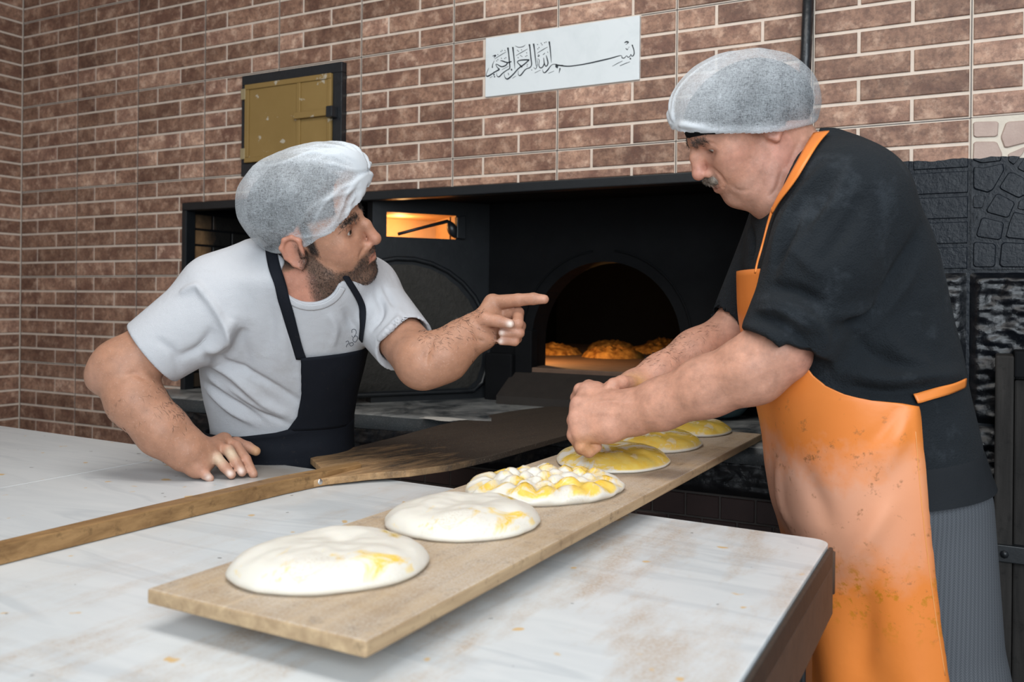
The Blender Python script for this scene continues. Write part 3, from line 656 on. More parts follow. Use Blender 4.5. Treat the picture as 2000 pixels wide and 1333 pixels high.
dough('dimpled_dough', 'finger-dimpled dough glazed with egg, third on the board', 0, (907, 962), (1218, 967), (1100, 930), (1030, 989), .030, M_DOUGH_HALF, 2.2, bumps=1)
dough('flatbread_dough', 'egg-washed dough being pressed under the fists', 0, (1078, 898), (1308, 908), (1215, 876), (1190, 925), .030, M_DOUGH_EGG, 7.4, p=3.6)
dough('flatbread_dough', 'egg-washed dough half hidden behind the forearm, fifth on the board', 0, (1165, 868), (1368, 874), (1290, 850), (1262, 887), .031, M_DOUGH_EGG, 9.5, p=3.6)
dough('flatbread_dough', 'egg-washed dough at the far end of the board', 0, (1262, 838), (1427, 845), (1350, 826), (1345, 855), .030, M_DOUGH_EGG, 12.5, p=3.6)
# ---------------------------------------------------------------- wooden peel
ZP = .899
def zpl(u): return ZT+.0135 + max(0, (u-560)/560.0)*.016
pe = tag(empty('bread_peel', on_z(560, 945, ZT)), 'long handled wooden bread peel with a charred blade lying over the table edge', 'peel')
near = [(566, 946), (640, 934), (720, 925), (800, 919), (880, 908), (960, 890), (1040, 868), (1150, 838), (1235, 815)]
far = [(1300, 768), (1180, 782), (1090, 792), (1000, 803), (930, 815), (860, 830), (760, 857), (680, 876), (606, 895), (618, 905), (627, 914), (590, 928)]
top = [on_z(u, v, zpl(u)) for u, v in near+far]; og = top[0].copy()
ez = np.array([0, 0, .013]); hx = on_z(1150, 838, zpl(1150))-top[0]; ang = math.atan2(hx[1], hx[0])
def peel_part(name, top, bot, mat, bev=.002):
    R_ = Matrix.Rotation(-ang, 4, 'Z'); f = lambda p: tuple(R_ @ Vector([float(c) for c in (p-og)]))
    me = prism_me(name, [f(p) for p in top], [f(p) for p in bot]); o = link(name, me, None, mat); o.location = Vector(og.tolist()); o.rotation_euler.z = ang
    o.parent = pe; o.matrix_parent_inverse = pe.matrix_basis.inverted()
    if bev: bevel_mod(o, bev)
    m = o.modifiers.new('tri', 'TRIANGULATE'); return o
bl = peel_part('blade', top, [p-ez for p in top], M_PEEL, .0015)
hz = ZT+.026
ht_ = [on_z(u, v, hz) for u, v in ((-330, 1143), (0, 1066), (280, 1001), (556, 938), (640, 921), (706, 906), (700, 902), (540, 931), (280, 990), (0, 1056), (-330, 1132))]
peel_part('handle', ht_, [p-np.array([0, 0, .0255]) for p in ht_], M_HANDLE, .002)
for u, v in ((622, 941), (674, 932)):
    p = on_z(u, v, ZT+.010); n_ = -np.array([math.cos(ang+math.pi/2), math.sin(ang+math.pi/2), 0])
    link('bolt', tube_me('bolt', [p-n_*.004, p+n_*.006, p+n_*.0075], [.0058, .0058, .004], 12), pe, M_STEEL)
# ---------------------------------------------------------------- breads in the oven and bowl on the ledge
def bread(u0, u1, vb, depth, seed, label):
    a, b = on_z(u0, vb, 1.013), on_z(u1, vb, 1.013); c = (a+b)/2; rx = np.linalg.norm(b-a)/2; c = c + np.array([FV[0], FV[1], 0])*rx*.6
    vs, fs = [], []; n, m = 40, 12
    for j in range(m+1):
        f = j/m
        for i in range(n):
            t_ = 2*math.pi*i/n; z = (1-f**2.6)**.6*.036; x, y = rx*f*math.cos(t_), rx*f*math.sin(t_)*.95
            z *= 1+.55*mn.noise(Vector((x*45+seed, y*45, seed)))
            vs.append((x, y, max(0, z)))
    for j in range(m):
        for i in range(n): fs.append((j*n+i, (j+1)*n+i, (j+1)*n+(i+1) % n, j*n+(i+1) % n))
    bm = bmesh.new(); bm.from_mesh(mesh('t', vs, fs, True)); bmesh.ops.remove_doubles(bm, verts=bm.verts, dist=1e-5); bmesh.ops.recalc_face_normals(bm, faces=bm.faces)
    me = bpy.data.meshes.new('baked_flatbread'); bm.to_mesh(me); bm.free(); me.polygons.foreach_set('use_smooth', [True]*len(me.polygons))
    o = link('baked_flatbread', me, None, M_BREAD); o.location = (c[0], c[1], 1.0125); tag(o, label, 'bread', 'flatbreads baking in the oven')
bread(1000, 1140, 693, .1, 1.0, 'golden flatbread at the left inside the oven mouth')
bread(1140, 1262, 700, .1, 5.0, 'golden flatbread nearest the oven mouth in the middle')
bread(1236, 1360, 691, .1, 8.0, 'golden flatbread at the right inside the oven mouth')
bread(1150, 1245, 684, .1, 11.0, 'darker flatbread behind the middle one in the oven')
bread(1262, 1345, 680, .1, 15.0, 'darker flatbread at the back right in the oven')
ol = bpy.data.lights.new('oven_inner_light', 'POINT'); ol.energy = 7.0; ol.color = (1.0, .50, .16); ol.shadow_soft_size = .03
oo = bpy.data.objects.new('oven_inner_light', ol); COL.objects.link(oo); oo.location = (-1.42, 2.74, 1.20); oo.parent = ov; oo.matrix_parent_inverse = ov.matrix_basis.inverted()
bc = on_z(1404, 822, ZL); bc = bc + FV*.06
prof = [(.0, .0), (.045, .0), (.075, .012), (.098, .040), (.110, .075), (.115, .078), (.108, .076), (.094, .042), (.07, .016), (.0, .008)]
vs, fs = [], []; n = 36
for r, z in prof:
    for k in range(n): t_ = 2*math.pi*k/n; vs.append((r*math.cos(t_), r*math.sin(t_), z))
for j in range(len(prof)-1):
    for k in range(n): fs.append((j*n+k, j*n+(k+1) % n, (j+1)*n+(k+1) % n, (j+1)*n+k))
bm = bmesh.new(); bm.from_mesh(mesh('t', vs, fs, True)); bmesh.ops.remove_doubles(bm, verts=bm.verts, dist=1e-6); bmesh.ops.recalc_face_normals(bm, faces=bm.faces)
me = bpy.data.meshes.new('bowl'); bm.to_mesh(me); bm.free(); me.polygons.foreach_set('use_smooth', [True]*len(me.polygons))
o = link('bowl', me, None, plain('teal_plastic', (.045, .10, .12), .3)); o.location = (bc[0], bc[1], ZL+.0005); tag(o, 'teal plastic bowl on the ledge behind the forearm', 'bowl')

# ---------------------------------------------------------------- pale patch added to stand for the lit broken edge of the ledge
def lit_edge(cu, cv, ru, label, seed):
    c = on_z(cu, cv, ZL); vs, fs = [], []; n, m = 40, 8; rx = ru/F_PX*2.55
    for j in range(m+1):
        f = j/m
        for i in range(n):
            a = 2*math.pi*i/n; w_ = 1+.45*mn.noise(Vector((math.cos(a)*1.6+seed, math.sin(a)*1.6, seed)))+.15*mn.noise(Vector((math.cos(a)*6+seed, math.sin(a)*6, 1)))
            vs.append((rx*f*w_*math.cos(a), .030*f*w_*math.sin(a), .0035*(1-f**2)*(1+.5*mn.noise(Vector((f*4*math.cos(a), f*4*math.sin(a), seed))))))
    for j in range(m):
        for i in range(n): fs.append((j*n+i, (j+1)*n+i, (j+1)*n+(i+1) % n, j*n+(i+1) % n))
    bm = bmesh.new(); bm.from_mesh(mesh('t', vs, fs, True)); bmesh.ops.remove_doubles(bm, verts=bm.verts, dist=1e-6); bmesh.ops.recalc_face_normals(bm, faces=bm.faces)
    me = bpy.data.meshes.new('lit_edge_patch'); bm.to_mesh(me); bm.free(); me.polygons.foreach_set('use_smooth', [True]*len(me.polygons))
    o = link('lit_edge_patch', me, None, M_LIT_EDGE); o.location = (c[0], c[1]+.04, ZL+.0002); tag(o, label, 'lit_edge', kind='stuff')
M_LIT_EDGE = plain('lit_edge', (.52, .50, .46), .95, 0, 90, .25, .5, 200)
lit_edge(850, 822, 46, 'pale patch standing in for the lit broken edge of the dark ledge behind the peel', 3.3)
# ================================================================ smooth solid modelling (signed distance fields -> one continuous mesh)
f32 = np.float32
class Solid:
    def __init__(s): s.ops = []
    def _a(s, fn, c, r, k, mode): s.ops.append((fn, np.asarray(c, float), float(r), float(k), mode)); return s
    def cone(s, a, b, ra, rb, k=.02, mode='add', flat=None, ff=1.0):
        a = np.asarray(a, float); b = np.asarray(b, float); ab = b-a; L2 = max(float(ab @ ab), 1e-12)
        n = None if flat is None else np.asarray(flat, float)/np.linalg.norm(flat)
        def fn(p):
            q = p-a.astype(f32); t = np.clip((q @ ab.astype(f32))/f32(L2), 0, 1); q = q-t[:, None]*ab.astype(f32)[None]
            if n is not None: c = q @ n.astype(f32); q = q + (c*f32(1/ff-1))[:, None]*n.astype(f32)[None]
            return np.sqrt((q*q).sum(1)) - (f32(ra)+t*f32(rb-ra))
        return s._a(fn, (a+b)/2, math.sqrt(L2)/2+max(ra, rb)*max(1, ff), k, mode)
    def chain(s, pts, rad, k=.02, **kw):
        for i in range(len(pts)-1): s.cone(pts[i], pts[i+1], rad[i], rad[i+1], k, **kw)
        return s
    def ell(s, c, r, R=None, k=.02, mode='add'):
        c = np.asarray(c, float); r_ = np.asarray(r, float) if not np.isscalar(r) else np.full(3, r); Rm = np.eye(3) if R is None else np.asarray(R, float)
        def fn(p):
            q = (p-c.astype(f32)) @ Rm.astype(f32); a = q/r_.astype(f32); k0 = np.sqrt((a*a).sum(1)); b = a/r_.astype(f32); k1 = np.sqrt((b*b).sum(1))
            return k0*(k0-1)/np.maximum(k1, 1e-6)
        return s._a(fn, c, r_.max(), k, mode)
    def loft(s, secs, k=.03, inset=0.0, mode='add', n=2.3):
        """secs: rows (v, uLeft, uRight, depth, half depth) read as horizontal sections of the trunk"""
        rows = []
        for v, ul, ur, zc, rz in secs:
            c = P((ul+ur)/2, v, zc)-CAM; rows.append((c[2]+CAM[2], c @ RV, c @ FV, (ur-ul)/2/F_PX*zc, rz))
        rows = np.array(sorted(rows)); h = np.linspace(rows[0, 0], rows[-1, 0], 90)
        I = [pch(rows[:, 0], rows[:, j], h) for j in range(1, 5)]
        top, bot = rows[-1, 0], rows[0, 0]; s.loftdata = (h, I)
        def fn(p):
            q = p-CAM.astype(f32); a = q @ RV.astype(f32); b = q @ FV.astype(f32); z = p[:, 2]
            cx, cy, rx, ry = [np.interp(z, h, i).astype(f32) for i in I]
            rx = np.maximum(rx-inset, .004); ry = np.maximum(ry-inset, .004)
            da, db = np.abs(a-cx)/rx, np.abs(b-cy)/ry
            rho = (da**n+db**n)**(1/n); g = np.sqrt((da/rx)**2+(db/ry)**2)/np.maximum(np.sqrt(da*da+db*db), 1e-5)
            d = (rho-1)/np.maximum(g, 1e-3)
            e = np.maximum(z-f32(top-inset), f32(bot+inset)-z)
            return np.maximum(d, e)
        c = CAM + RV*np.mean(rows[:, 1]) + FV*np.mean(rows[:, 2]); c[2] = (top+bot)/2
        return s._a(fn, c, math.hypot((top-bot)/2, max(rows[:, 3].max(), rows[:, 4].max())*1.3), k, mode)
    def half(s, pt, nrm, k=.003):
        """keep the side the normal points away from"""
        pt = np.asarray(pt, float); n = np.asarray(nrm, float)/np.linalg.norm(nrm)
        return s._a(lambda p: ((p-pt.astype(f32)) @ n.astype(f32)), pt, 1e9, k, 'and')
    def clip(s, pt, nrm, ctr, rad, k=.004):
        """cut away the half space in front of (pt, nrm), but only inside a ball"""
        pt = np.asarray(pt, float); n = np.asarray(nrm, float)/np.linalg.norm(nrm); c = np.asarray(ctr, float)
        return s._a(lambda p: np.maximum(-((p-pt.astype(f32)) @ n.astype(f32)), np.sqrt(((p-c.astype(f32))**2).sum(1))-f32(rad)), c, rad, k, 'sub')
    def eval(s, p, masks=None, near=None):
        d = np.full(len(p), 9.0, f32)
        for i, (fn, c, r, k, mode) in enumerate(s.ops):
            if masks is not None:
                ix = np.flatnonzero(masks[i])
                if len(ix) == 0: continue
                sub = (ix[:, None]*512 + np.arange(512)[None]).ravel() if len(ix) < len(masks[i]) else slice(None)
                q, dd = p[sub], d[sub]
            else: sub = slice(None); q, dd = p, d
            e = fn(q).astype(f32); k = f32(max(k, 1e-5))
            if mode == 'add': h = np.maximum(k-np.abs(dd-e), 0); o = np.minimum(dd, e)-h*h/(4*k)
            elif mode == 'sub': e = -e; h = np.maximum(k-np.abs(dd-e), 0); o = np.maximum(dd, e)+h*h/(4*k)
            else: h = np.maximum(k-np.abs(dd-e), 0); o = np.maximum(dd, e)+h*h/(4*k)
            d[sub] = o
        return d
    def mesh(s, name, h=.003, smooth=1):
        lo = np.min([c-r for _, c, r, k, m in s.ops if m == 'add'], axis=0)-8*h; hi = np.max([c+r for _, c, r, k, m in s.ops if m == 'add'], axis=0)+8*h
        B = 8*h; nb = np.ceil((hi-lo)/B).astype(int)+1
        gi = np.stack(np.meshgrid(*[np.arange(n) for n in nb], indexing='ij'), -1).reshape(-1, 3)
        cen = (lo + (gi+.5)*B - h/2).astype(f32)
        d = np.full(len(cen), 9.0, f32); pd = []
        for fn, c, r, k, mode in s.ops:
            if mode in ('add', 'sub') and r < 1e6:
                dc = np.sqrt(((cen-c.astype(f32))**2).sum(1)); m = dc < r+k+B*1.6
            else: m = np.ones(len(cen), bool)
            e = np.full(len(cen), 9.0, f32)
            if m.any(): e[m] = fn(cen[m])
            pd.append(m & (e < k+B*1.7) if mode == 'add' else (m & (np.abs(e) < k+B*2.5) | (m & (e < 0)) if mode == 'sub' else m & (e > -k-B*2.0)))
            kk = f32(max(k, 1e-5))
            if mode == 'add': hh = np.maximum(kk-np.abs(d-e), 0); d = np.minimum(d, e)-hh*hh/(4*kk)
            else:
                if mode == 'sub': e = -e
                hh = np.maximum(kk-np.abs(d-e), 0); d = np.maximum(d, e)+hh*hh/(4*kk)
        act = np.flatnonzero(np.abs(d) < B*1.35)
        bmap = np.full(nb, -1, np.int32); ga = gi[act]; bmap[ga[:, 0], ga[:, 1], ga[:, 2]] = np.arange(len(act))
        l8 = np.stack(np.meshgrid(*[np.arange(8)]*3, indexing='ij'), -1).reshape(-1, 3)
        gidx = (ga[:, None]*8 + l8[None]).reshape(-1, 3)
        pts = (lo + gidx*h).astype(f32)
        val = s.eval(pts, [m[act] for m in pd])
        coarse = d.reshape(nb)
        def look(ijk):
            b = np.minimum(ijk >> 3, nb-1); bi = bmap[b[:, 0], b[:, 1], b[:, 2]]; l = ijk & 7
            out = coarse[b[:, 0], b[:, 1], b[:, 2]].copy(); ok = bi >= 0
            out[ok] = val[bi[ok]*512 + l[ok, 0]*64 + l[ok, 1]*8 + l[ok, 2]]; return out
        offs = np.array([[i, j, k] for i in (0, 1) for j in (0, 1) for k in (0, 1)])
        close = np.abs(val) < 3.0*h
        # cells touching a near-surface sample
        g0 = gidx[close]; c8 = np.stack([look(g0+o) for o in offs], 1)
        neg = c8 < 0; mixed = neg.any(1) & ~neg.all(1); g0, c8 = g0[mixed], c8[mixed]; 
        dims = nb*8+2; key = (g0[:, 0].astype(np.int64)*dims[1]+g0[:, 1])*dims[2]+g0[:, 2]
        o_ = np.argsort(key); key, g0, c8 = key[o_], g0[o_], c8[o_]
        acc = np.zeros((len(g0), 3)); cnt = np.zeros(len(g0))
        for a in range(8):
            for b in range(a+1, 8):
                df = offs[b]-offs[a]
                if np.abs(df).sum() != 1: continue
                va, vb = c8[:, a], c8[:, b]; m = (va < 0) != (vb < 0); t = np.where(m, va/np.where(m, va-vb, 1), 0)
                acc += m[:, None]*(offs[a]+t[:, None]*df); cnt += m
        V = lo + (g0+acc/cnt[:, None])*h
        F = []
        for ax in range(3):
            e = np.zeros(3, int); e[ax] = 1; b1 = np.zeros(3, int); b1[(ax+1) % 3] = 1; b2 = np.zeros(3, int); b2[(ax+2) % 3] = 1
            v0 = c8[:, 0]; v1 = c8[:, [4, 2, 1][ax]]; m = (v0 < 0) != (v1 < 0); gg = g0[m]; fl_ = v0[m] < 0
            idx = []; good = np.ones(len(gg), bool)
            for o in (0*b1, b1, b1+b2, b2):
                q = gg-o; kk = (q[:, 0].astype(np.int64)*dims[1]+q[:, 1])*dims[2]+q[:, 2]; j = np.searchsorted(key, kk); j = np.minimum(j, len(key)-1); good &= key[j] == kk; idx.append(j)
            q = np.stack(idx, 1); q = np.where(fl_[:, None], q, q[:, ::-1])[good]; F.append(q)
        F = np.concatenate(F)
        return weld(V, F, smooth)
def weld(V, F, it):
    if it:
        n = len(V); e = np.concatenate([F[:, [0, 1]], F[:, [1, 2]], F[:, [2, 3]], F[:, [3, 0]]])
        for w_ in [.5, -.52]*it:                                         # Taubin smoothing
            acc = np.zeros((n, 3)); cnt = np.bincount(e[:, 0], minlength=n)+np.bincount(e[:, 1], minlength=n)
            for a in range(3): acc[:, a] = np.bincount(e[:, 0], V[e[:, 1], a], n)+np.bincount(e[:, 1], V[e[:, 0], a], n)
            V = V + w_*(acc/np.maximum(cnt, 1)[:, None]-V)
    return V, F
def pch(x, y, q):
    """monotone cubic interpolation"""
    x = np.asarray(x, float); y = np.asarray(y, float); dx = np.diff(x); s = np.diff(y)/dx; m = np.zeros(len(x)); m[0], m[-1] = s[0], s[-1]
    for i in range(1, len(x)-1): m[i] = 0 if s[i-1]*s[i] <= 0 else 3*(dx[i-1]+dx[i])/((2*dx[i]+dx[i-1])/s[i-1]+(dx[i]+2*dx[i-1])/s[i])
    i = np.clip(np.searchsorted(x, q)-1, 0, len(x)-2); t = (q-x[i])/dx[i]
    return (2*t**3-3*t*t+1)*y[i]+(t**3-2*t*t+t)*dx[i]*m[i]+(-2*t**3+3*t*t)*y[i+1]+(t**3-t*t)*dx[i]*m[i+1]
def normals(V, F):
    n = np.cross(V[F[:, 2]]-V[F[:, 0]], V[F[:, 3]]-V[F[:, 1]]); N = np.zeros_like(V)
    for k in range(4):
        for a in range(3): N[:, a] += np.bincount(F[:, k], n[:, a], len(V))
    return N/np.maximum(np.linalg.norm(N, axis=1), 1e-12)[:, None]
def fast_mesh(name, V, F, col=None, attr='Col'):
    me = bpy.data.meshes.new(name); me.vertices.add(len(V)); me.vertices.foreach_set('co', np.ascontiguousarray(V, f32).ravel())
    n = F.shape[1]; me.loops.add(len(F)*n); me.loops.foreach_set('vertex_index', np.ascontiguousarray(F, np.int32).ravel())
    me.polygons.add(len(F)); me.polygons.foreach_set('loop_start', np.arange(0, len(F)*n, n, dtype=np.int32)); me.polygons.foreach_set('loop_total', np.full(len(F), n, np.int32))
    me.polygons.foreach_set('use_smooth', np.ones(len(F), bool)); me.update(calc_edges=True); me.validate()
    if col is not None:
        at = me.color_attributes.new(attr, 'FLOAT_COLOR', 'POINT'); at.data.foreach_set('color', np.ascontiguousarray(np.c_[col, np.ones(len(col))], f32).ravel())
    return me
def bvh(V, F): return BVHTree.FromPolygons(V.tolist(), F.tolist())
def hit(tree, u, v, off=0.0, back=None):
    r = ray(u, v); L = np.linalg.norm(r); h_ = tree.ray_cast(Vector(CAM.tolist()), Vector((r/L).tolist()))
    if h_[0] is None:
        return P(u, v, back if back else 1.7), -FV
    n = np.array(h_[1]); n = n if n @ r < 0 else -n
    return np.array(h_[0])+n*off, n
def seg_dist(V, pts):
    """distance of V to a polyline, and arc parameter"""
    best = np.full(len(V), 9.0); par = np.zeros(len(V)); n = len(pts)-1
    for i in range(n):
        a, b = pts[i], pts[i+1]; ab = b-a; t = np.clip(((V-a) @ ab)/max(ab @ ab, 1e-12), 0, 1); d = np.linalg.norm(V-a-t[:, None]*ab, axis=1); m = d < best; best[m] = d[m]; par[m] = (i+t[m])/n
    return best, par
def folds(V, F, lines, gain=1.0):
    """raise / sink cloth folds along polylines of the surface: (pixels, height, width)"""
    tr = bvh(V, F); N = normals(V, F); D_ = np.zeros(len(V))
    for px, hh, wd in lines:
        pts = np.array([hit(tree=tr, u=u, v=v)[0] for u, v in spline(px, max(4, len(px)*4))[:, :2]])
        c = pts.mean(0); R_ = np.linalg.norm(pts-c, axis=1).max()+3*wd; m = np.flatnonzero(np.linalg.norm(V-c, axis=1) < R_)
        d, t = seg_dist(V[m], pts); D_[m] += gain*hh*np.exp(-(d/wd)**2)*np.sin(np.clip(t, .02, .98)*math.pi)**.6
    return V + N*D_[:, None]
def ribbon(name, tree, px, wd, th, mat, parent, off=.003, samples=None, taper=None, back=None, side=None):
    """strap laid on a surface along pixels, with real thickness; wd in metres"""
    q = spline(px, samples or len(px)*5); pn = [hit(tree, u, v, 0, back) for u, v in q[:, :2]]
    p = np.array([a for a, _ in pn]); n = np.array([b for _, b in pn])
    for _ in range(3): n[1:-1] = (n[:-2]+n[1:-1]+n[2:])/3; p[1:-1] = (p[:-2]+2*p[1:-1]+p[2:])/4
    n /= np.linalg.norm(n, axis=1)[:, None]; t = np.gradient(p, axis=0); t /= np.linalg.norm(t, axis=1)[:, None]; s = np.cross(t, n); s /= np.linalg.norm(s, axis=1)[:, None]
    w_ = np.full(len(p), wd) if taper is None else np.interp(np.linspace(0, 1, len(p)), *taper)*wd
    rows = []
    for a, b in ((-.5, off), (-.5, off+th), (-.25, off+th*1.25), (.0, off+th*1.3), (.25, off+th*1.25), (.5, off+th), (.5, off)): rows.append(p+s*(a*w_)[:, None]+n*b)
    m = len(rows); V = np.array(rows).transpose(1, 0, 2).reshape(-1, 3); fs = []
    for i in range(len(p)-1):
        for k in range(m): fs.append((i*m+k, i*m+(k+1) % m, (i+1)*m+(k+1) % m, (i+1)*m+k))
    fs += [tuple(range(m)), tuple(range((len(p)-1)*m, len(p)*m))[::-1]]
    return link(name, recalc(mesh(name, V, fs, True)), parent, mat)
def strands(name, V, F, w_, count, length, dirn, mat, parent, width=.00035, seed=3, jit=.5, lift=.35):
    """short hairs rooted on vertices with weight w_"""
    rng = np.random.default_rng(seed); N = normals(V, F); ix = rng.choice(len(V), count, p=w_/w_.sum())
    p = V[ix]+rng.normal(0, .0009, (count, 3)); n = N[ix]; d = np.asarray(dirn)[None]*np.ones((count, 1)) if np.ndim(dirn) == 1 else dirn[ix]
    d = d + rng.normal(0, jit, (count, 3)); d -= (d*n).sum(1)[:, None]*n; d /= np.linalg.norm(d, axis=1)[:, None]; d = d + lift*n; s = np.cross(d, n); s /= np.linalg.norm(s, axis=1)[:, None]
    L = length*(.6+.8*rng.random(count))[:, None]; a = p-n*.0006
    vs = np.stack([a-s*width, a+s*width, a+d*L*.6+n*0, a+d*L-n*L*.12], 1).reshape(-1, 3); i4 = np.arange(count)*4
    fs = np.stack([i4, i4+1, i4+2], 1); f2 = np.stack([i4+1, i4+3, i4+2], 1)
    me = fast_mesh(name, vs, np.concatenate([fs, f2])); o = link(name, me, parent, mat); tag(o, kind='stuff'); return o
# ================================================================ people
def mat_skin(name, mott=.10, rough=.52):
    t = NT(name); v = t.obj(world=True); c = t.attr('Col')
    n = t.ramp(t.noise(v, 55, 5, .65), [(.3, 1-mott*1.6), (.7, 1+mott)])
    c = t.mix(1.0, c, n, 'MULTIPLY')
    fl = t.ramp(t.noise(v, 240, 2, .7), [(.60, 0.), (.72, .22)])
    c = t.mix(fl, c, (.62, .42, .34))
    t.bs(Base_Color=c, Roughness=rough, Subsurface_Weight=.16, Subsurface_Radius=(.012, .005, .003), Subsurface_Scale=.5, Specular_IOR_Level=.42)
    t.bump(t.math('ADD', t.noise(v, 380, 3), t.noise(v, 120, 3)), .16, .0025); return t.m
M_SKIN1, M_SKIN2 = mat_skin('skin_olive'), mat_skin('skin_ruddy', .14)
def mat_cloth(name, col, rough=.85, weave=900, var=.1, bump=.2, stain=None, sheen=.0, nsc=9):
    t = NT(name); v = t.obj(world=True)
    c = t.mix(t.noise(v, nsc, 5, .6), tuple(x*(1-var) for x in col), tuple(min(1, x*(1+var)) for x in col))
    if stain: c = t.mix(t.ramp(t.noise(v, stain[1], 5, .7), [(stain[2], 0.), (stain[2]+.16, stain[3])]), c, stain[0])
    t.bs(Base_Color=c, Roughness=rough, Specular_IOR_Level=.12, Sheen_Weight=sheen)
    t.bump(t.math('ADD', t.noise(v, weave, 2), t.math('MULTIPLY', t.noise(v, 34, 4), 2.2)), bump, .003); return t.m
M_TEE = mat_cloth('white_cotton', (.50, .505, .53), var=.04, bump=.5, stain=((.40, .385, .39), 10, .54, .5))
M_SWEAT = mat_cloth('charcoal_knit', (.0150, .0180, .0215), .95, 420, .3, .9, stain=((.050, .058, .068), 8, .56, .5), sheen=.02)
M_NAVY = mat_cloth('black_apron_cloth', (.0085, .0100, .0145), .8, 800, .3, .25, stain=((.085, .065, .045), 90, .63, .5))
M_WAIST = mat_cloth('grey_rib_cloth', (.017, .019, .022), .9, 500, .2, .3)
M_DKTROU = mat_cloth('dark_trouser_cloth', (.020, .017, .015), .9, 500, .3, .2)
M_SHOE = plain('shoe_leather', (.02, .018, .017), .5)
def mat_herring():
    t = NT('grey_herringbone'); v = t.obj(world=True); x = t.node('ShaderNodeSeparateXYZ', Vector=v)
    al = t.math('ADD', t.math('MULTIPLY', x.outputs[0], .8805), t.math('MULTIPLY', x.outputs[1], .4741))
    tri = t.math('PINGPONG', al, .0075)
    ph = t.math('SINE', t.math('MULTIPLY', t.math('ADD', t.math('MULTIPLY', tri, 1.1), x.outputs[2]), 1500.0))
    st = t.math('SINE', t.math('MULTIPLY', al, 900.0))
    m = t.math('ADD', t.math('MULTIPLY', ph, .22), t.math('MULTIPLY', st, .16)); m = t.math('ADD', m, .5, True)
    t.bs(Base_Color=t.mix(m, (.050, .054, .062), (.120, .128, .142)), Roughness=.9, Specular_IOR_Level=.2); return t.m
M_HERR = mat_herring()
def mat_vinyl():
    t = NT('orange_vinyl'); v = t.obj(world=True); x = t.node('ShaderNodeSeparateXYZ', Vector=v)
    c = t.mix(t.noise(v, 6, 4), (.68, .185, .030), (.80, .255, .055))
    zz = t.math('ABSOLUTE', t.math('SUBTRACT', x.outputs[2], .90))
    band = t.ramp(t.math('ADD', zz, t.math('MULTIPLY', t.math('SUBTRACT', t.noise(v, 9, 5, .65), .5), .26)), [(.04, 1.), (.12, .0)])
    lat = t.math('ADD', t.math('MULTIPLY', x.outputs[0], .8805), t.math('MULTIPLY', x.outputs[1], .4741))
    band = t.math('MULTIPLY', band, t.ramp(lat, [(.40, 1.), (.62, .35), (.68, 0.)]))
    c = t.mix(t.math('MULTIPLY', band, .72), c, (.66, .47, .40))
    dk = t.math('MULTIPLY', t.ramp(t.noise(v, 46, 5, .7), [(.60, 0.), (.70, .75)]), t.ramp(zz, [(.10, 1.), (.24, 0.)]))
    c = t.mix(dk, c, (.24, .10, .035))
    eg = t.math('MULTIPLY', t.ramp(t.noise(v, 60, 4, .7), [(.54, 0.), (.64, .9)]), t.ramp(t.math('ABSOLUTE', t.math('SUBTRACT', x.outputs[2], .765)), [(.02, 1.), (.07, 0.)]))
    c = t.mix(eg, c, (.50, .19, .012))
    t.bs(Base_Color=c, Roughness=t.math('ADD', .40, t.math('MULTIPLY', band, .3)), Specular_IOR_Level=.4); t.bump(t.noise(v, 26, 4), .12, .006); return t.m
M_VINYL = mat_vinyl()
def mat_net():
    """thin nonwoven fabric: fibres of white, air in between"""
    t = NT('nonwoven_net'); v = t.obj()
    fib = t.math('ADD', t.math('MULTIPLY', t.noise(t.obj((1, 1, 5)), 150, 4, .8, 1.2), .55), t.math('MULTIPLY', t.noise(t.obj((5, 2, 1)), 130, 4, .8, 1.2), .45))
    den = t.math('MULTIPLY', t.ramp(fib, [(.40, .10), (.62, .70)]), t.ramp(t.noise(v, 16, 3), [(.3, .7), (.7, 1.1)]))
    den = t.math('ADD', den, t.node('ShaderNodeSeparateColor', Color=t.attr('Col')).outputs[0], True)
    df = t.node('ShaderNodeBsdfDiffuse', Color=(.66, .70, .74)); tl = t.node('ShaderNodeBsdfTranslucent', Color=(.80, .84, .88)); tr = t.node('ShaderNodeBsdfTransparent')
    m1 = t.node('ShaderNodeMixShader'); m1.inputs[0].default_value = .25; t.t.links.new(df.outputs[0], m1.inputs[1]); t.t.links.new(tl.outputs[0], m1.inputs[2])
    m2 = t.node('ShaderNodeMixShader'); t.t.links.new(den, m2.inputs[0]); t.t.links.new(tr.outputs[0], m2.inputs[1]); t.t.links.new(m1.outputs[0], m2.inputs[2])
    bp = t.node('ShaderNodeBump', Height=fib, Strength=.25, Distance=.002); t.t.links.new(bp.outputs[0], df.inputs['Normal'])
    t.t.links.new(m2.outputs[0], t.out.inputs['Surface']); return t.m
M_NET = mat_net()
M_HAIR1 = plain('dark_hair', (.012, .010, .009), .55, 0, 200, .5); M_BEANIE = mat_cloth('black_knit_cap', (.010, .011, .013), .9, 900, .2, .3)
M_GREYHAIR = plain('grey_hair', (.24, .20, .165), .6, 0, 200, .4)
def mat_eye():
    t = NT('eye'); t.bs(Base_Color=t.attr('Col'), Roughness=.12); return t.m
M_EYE = mat_eye()
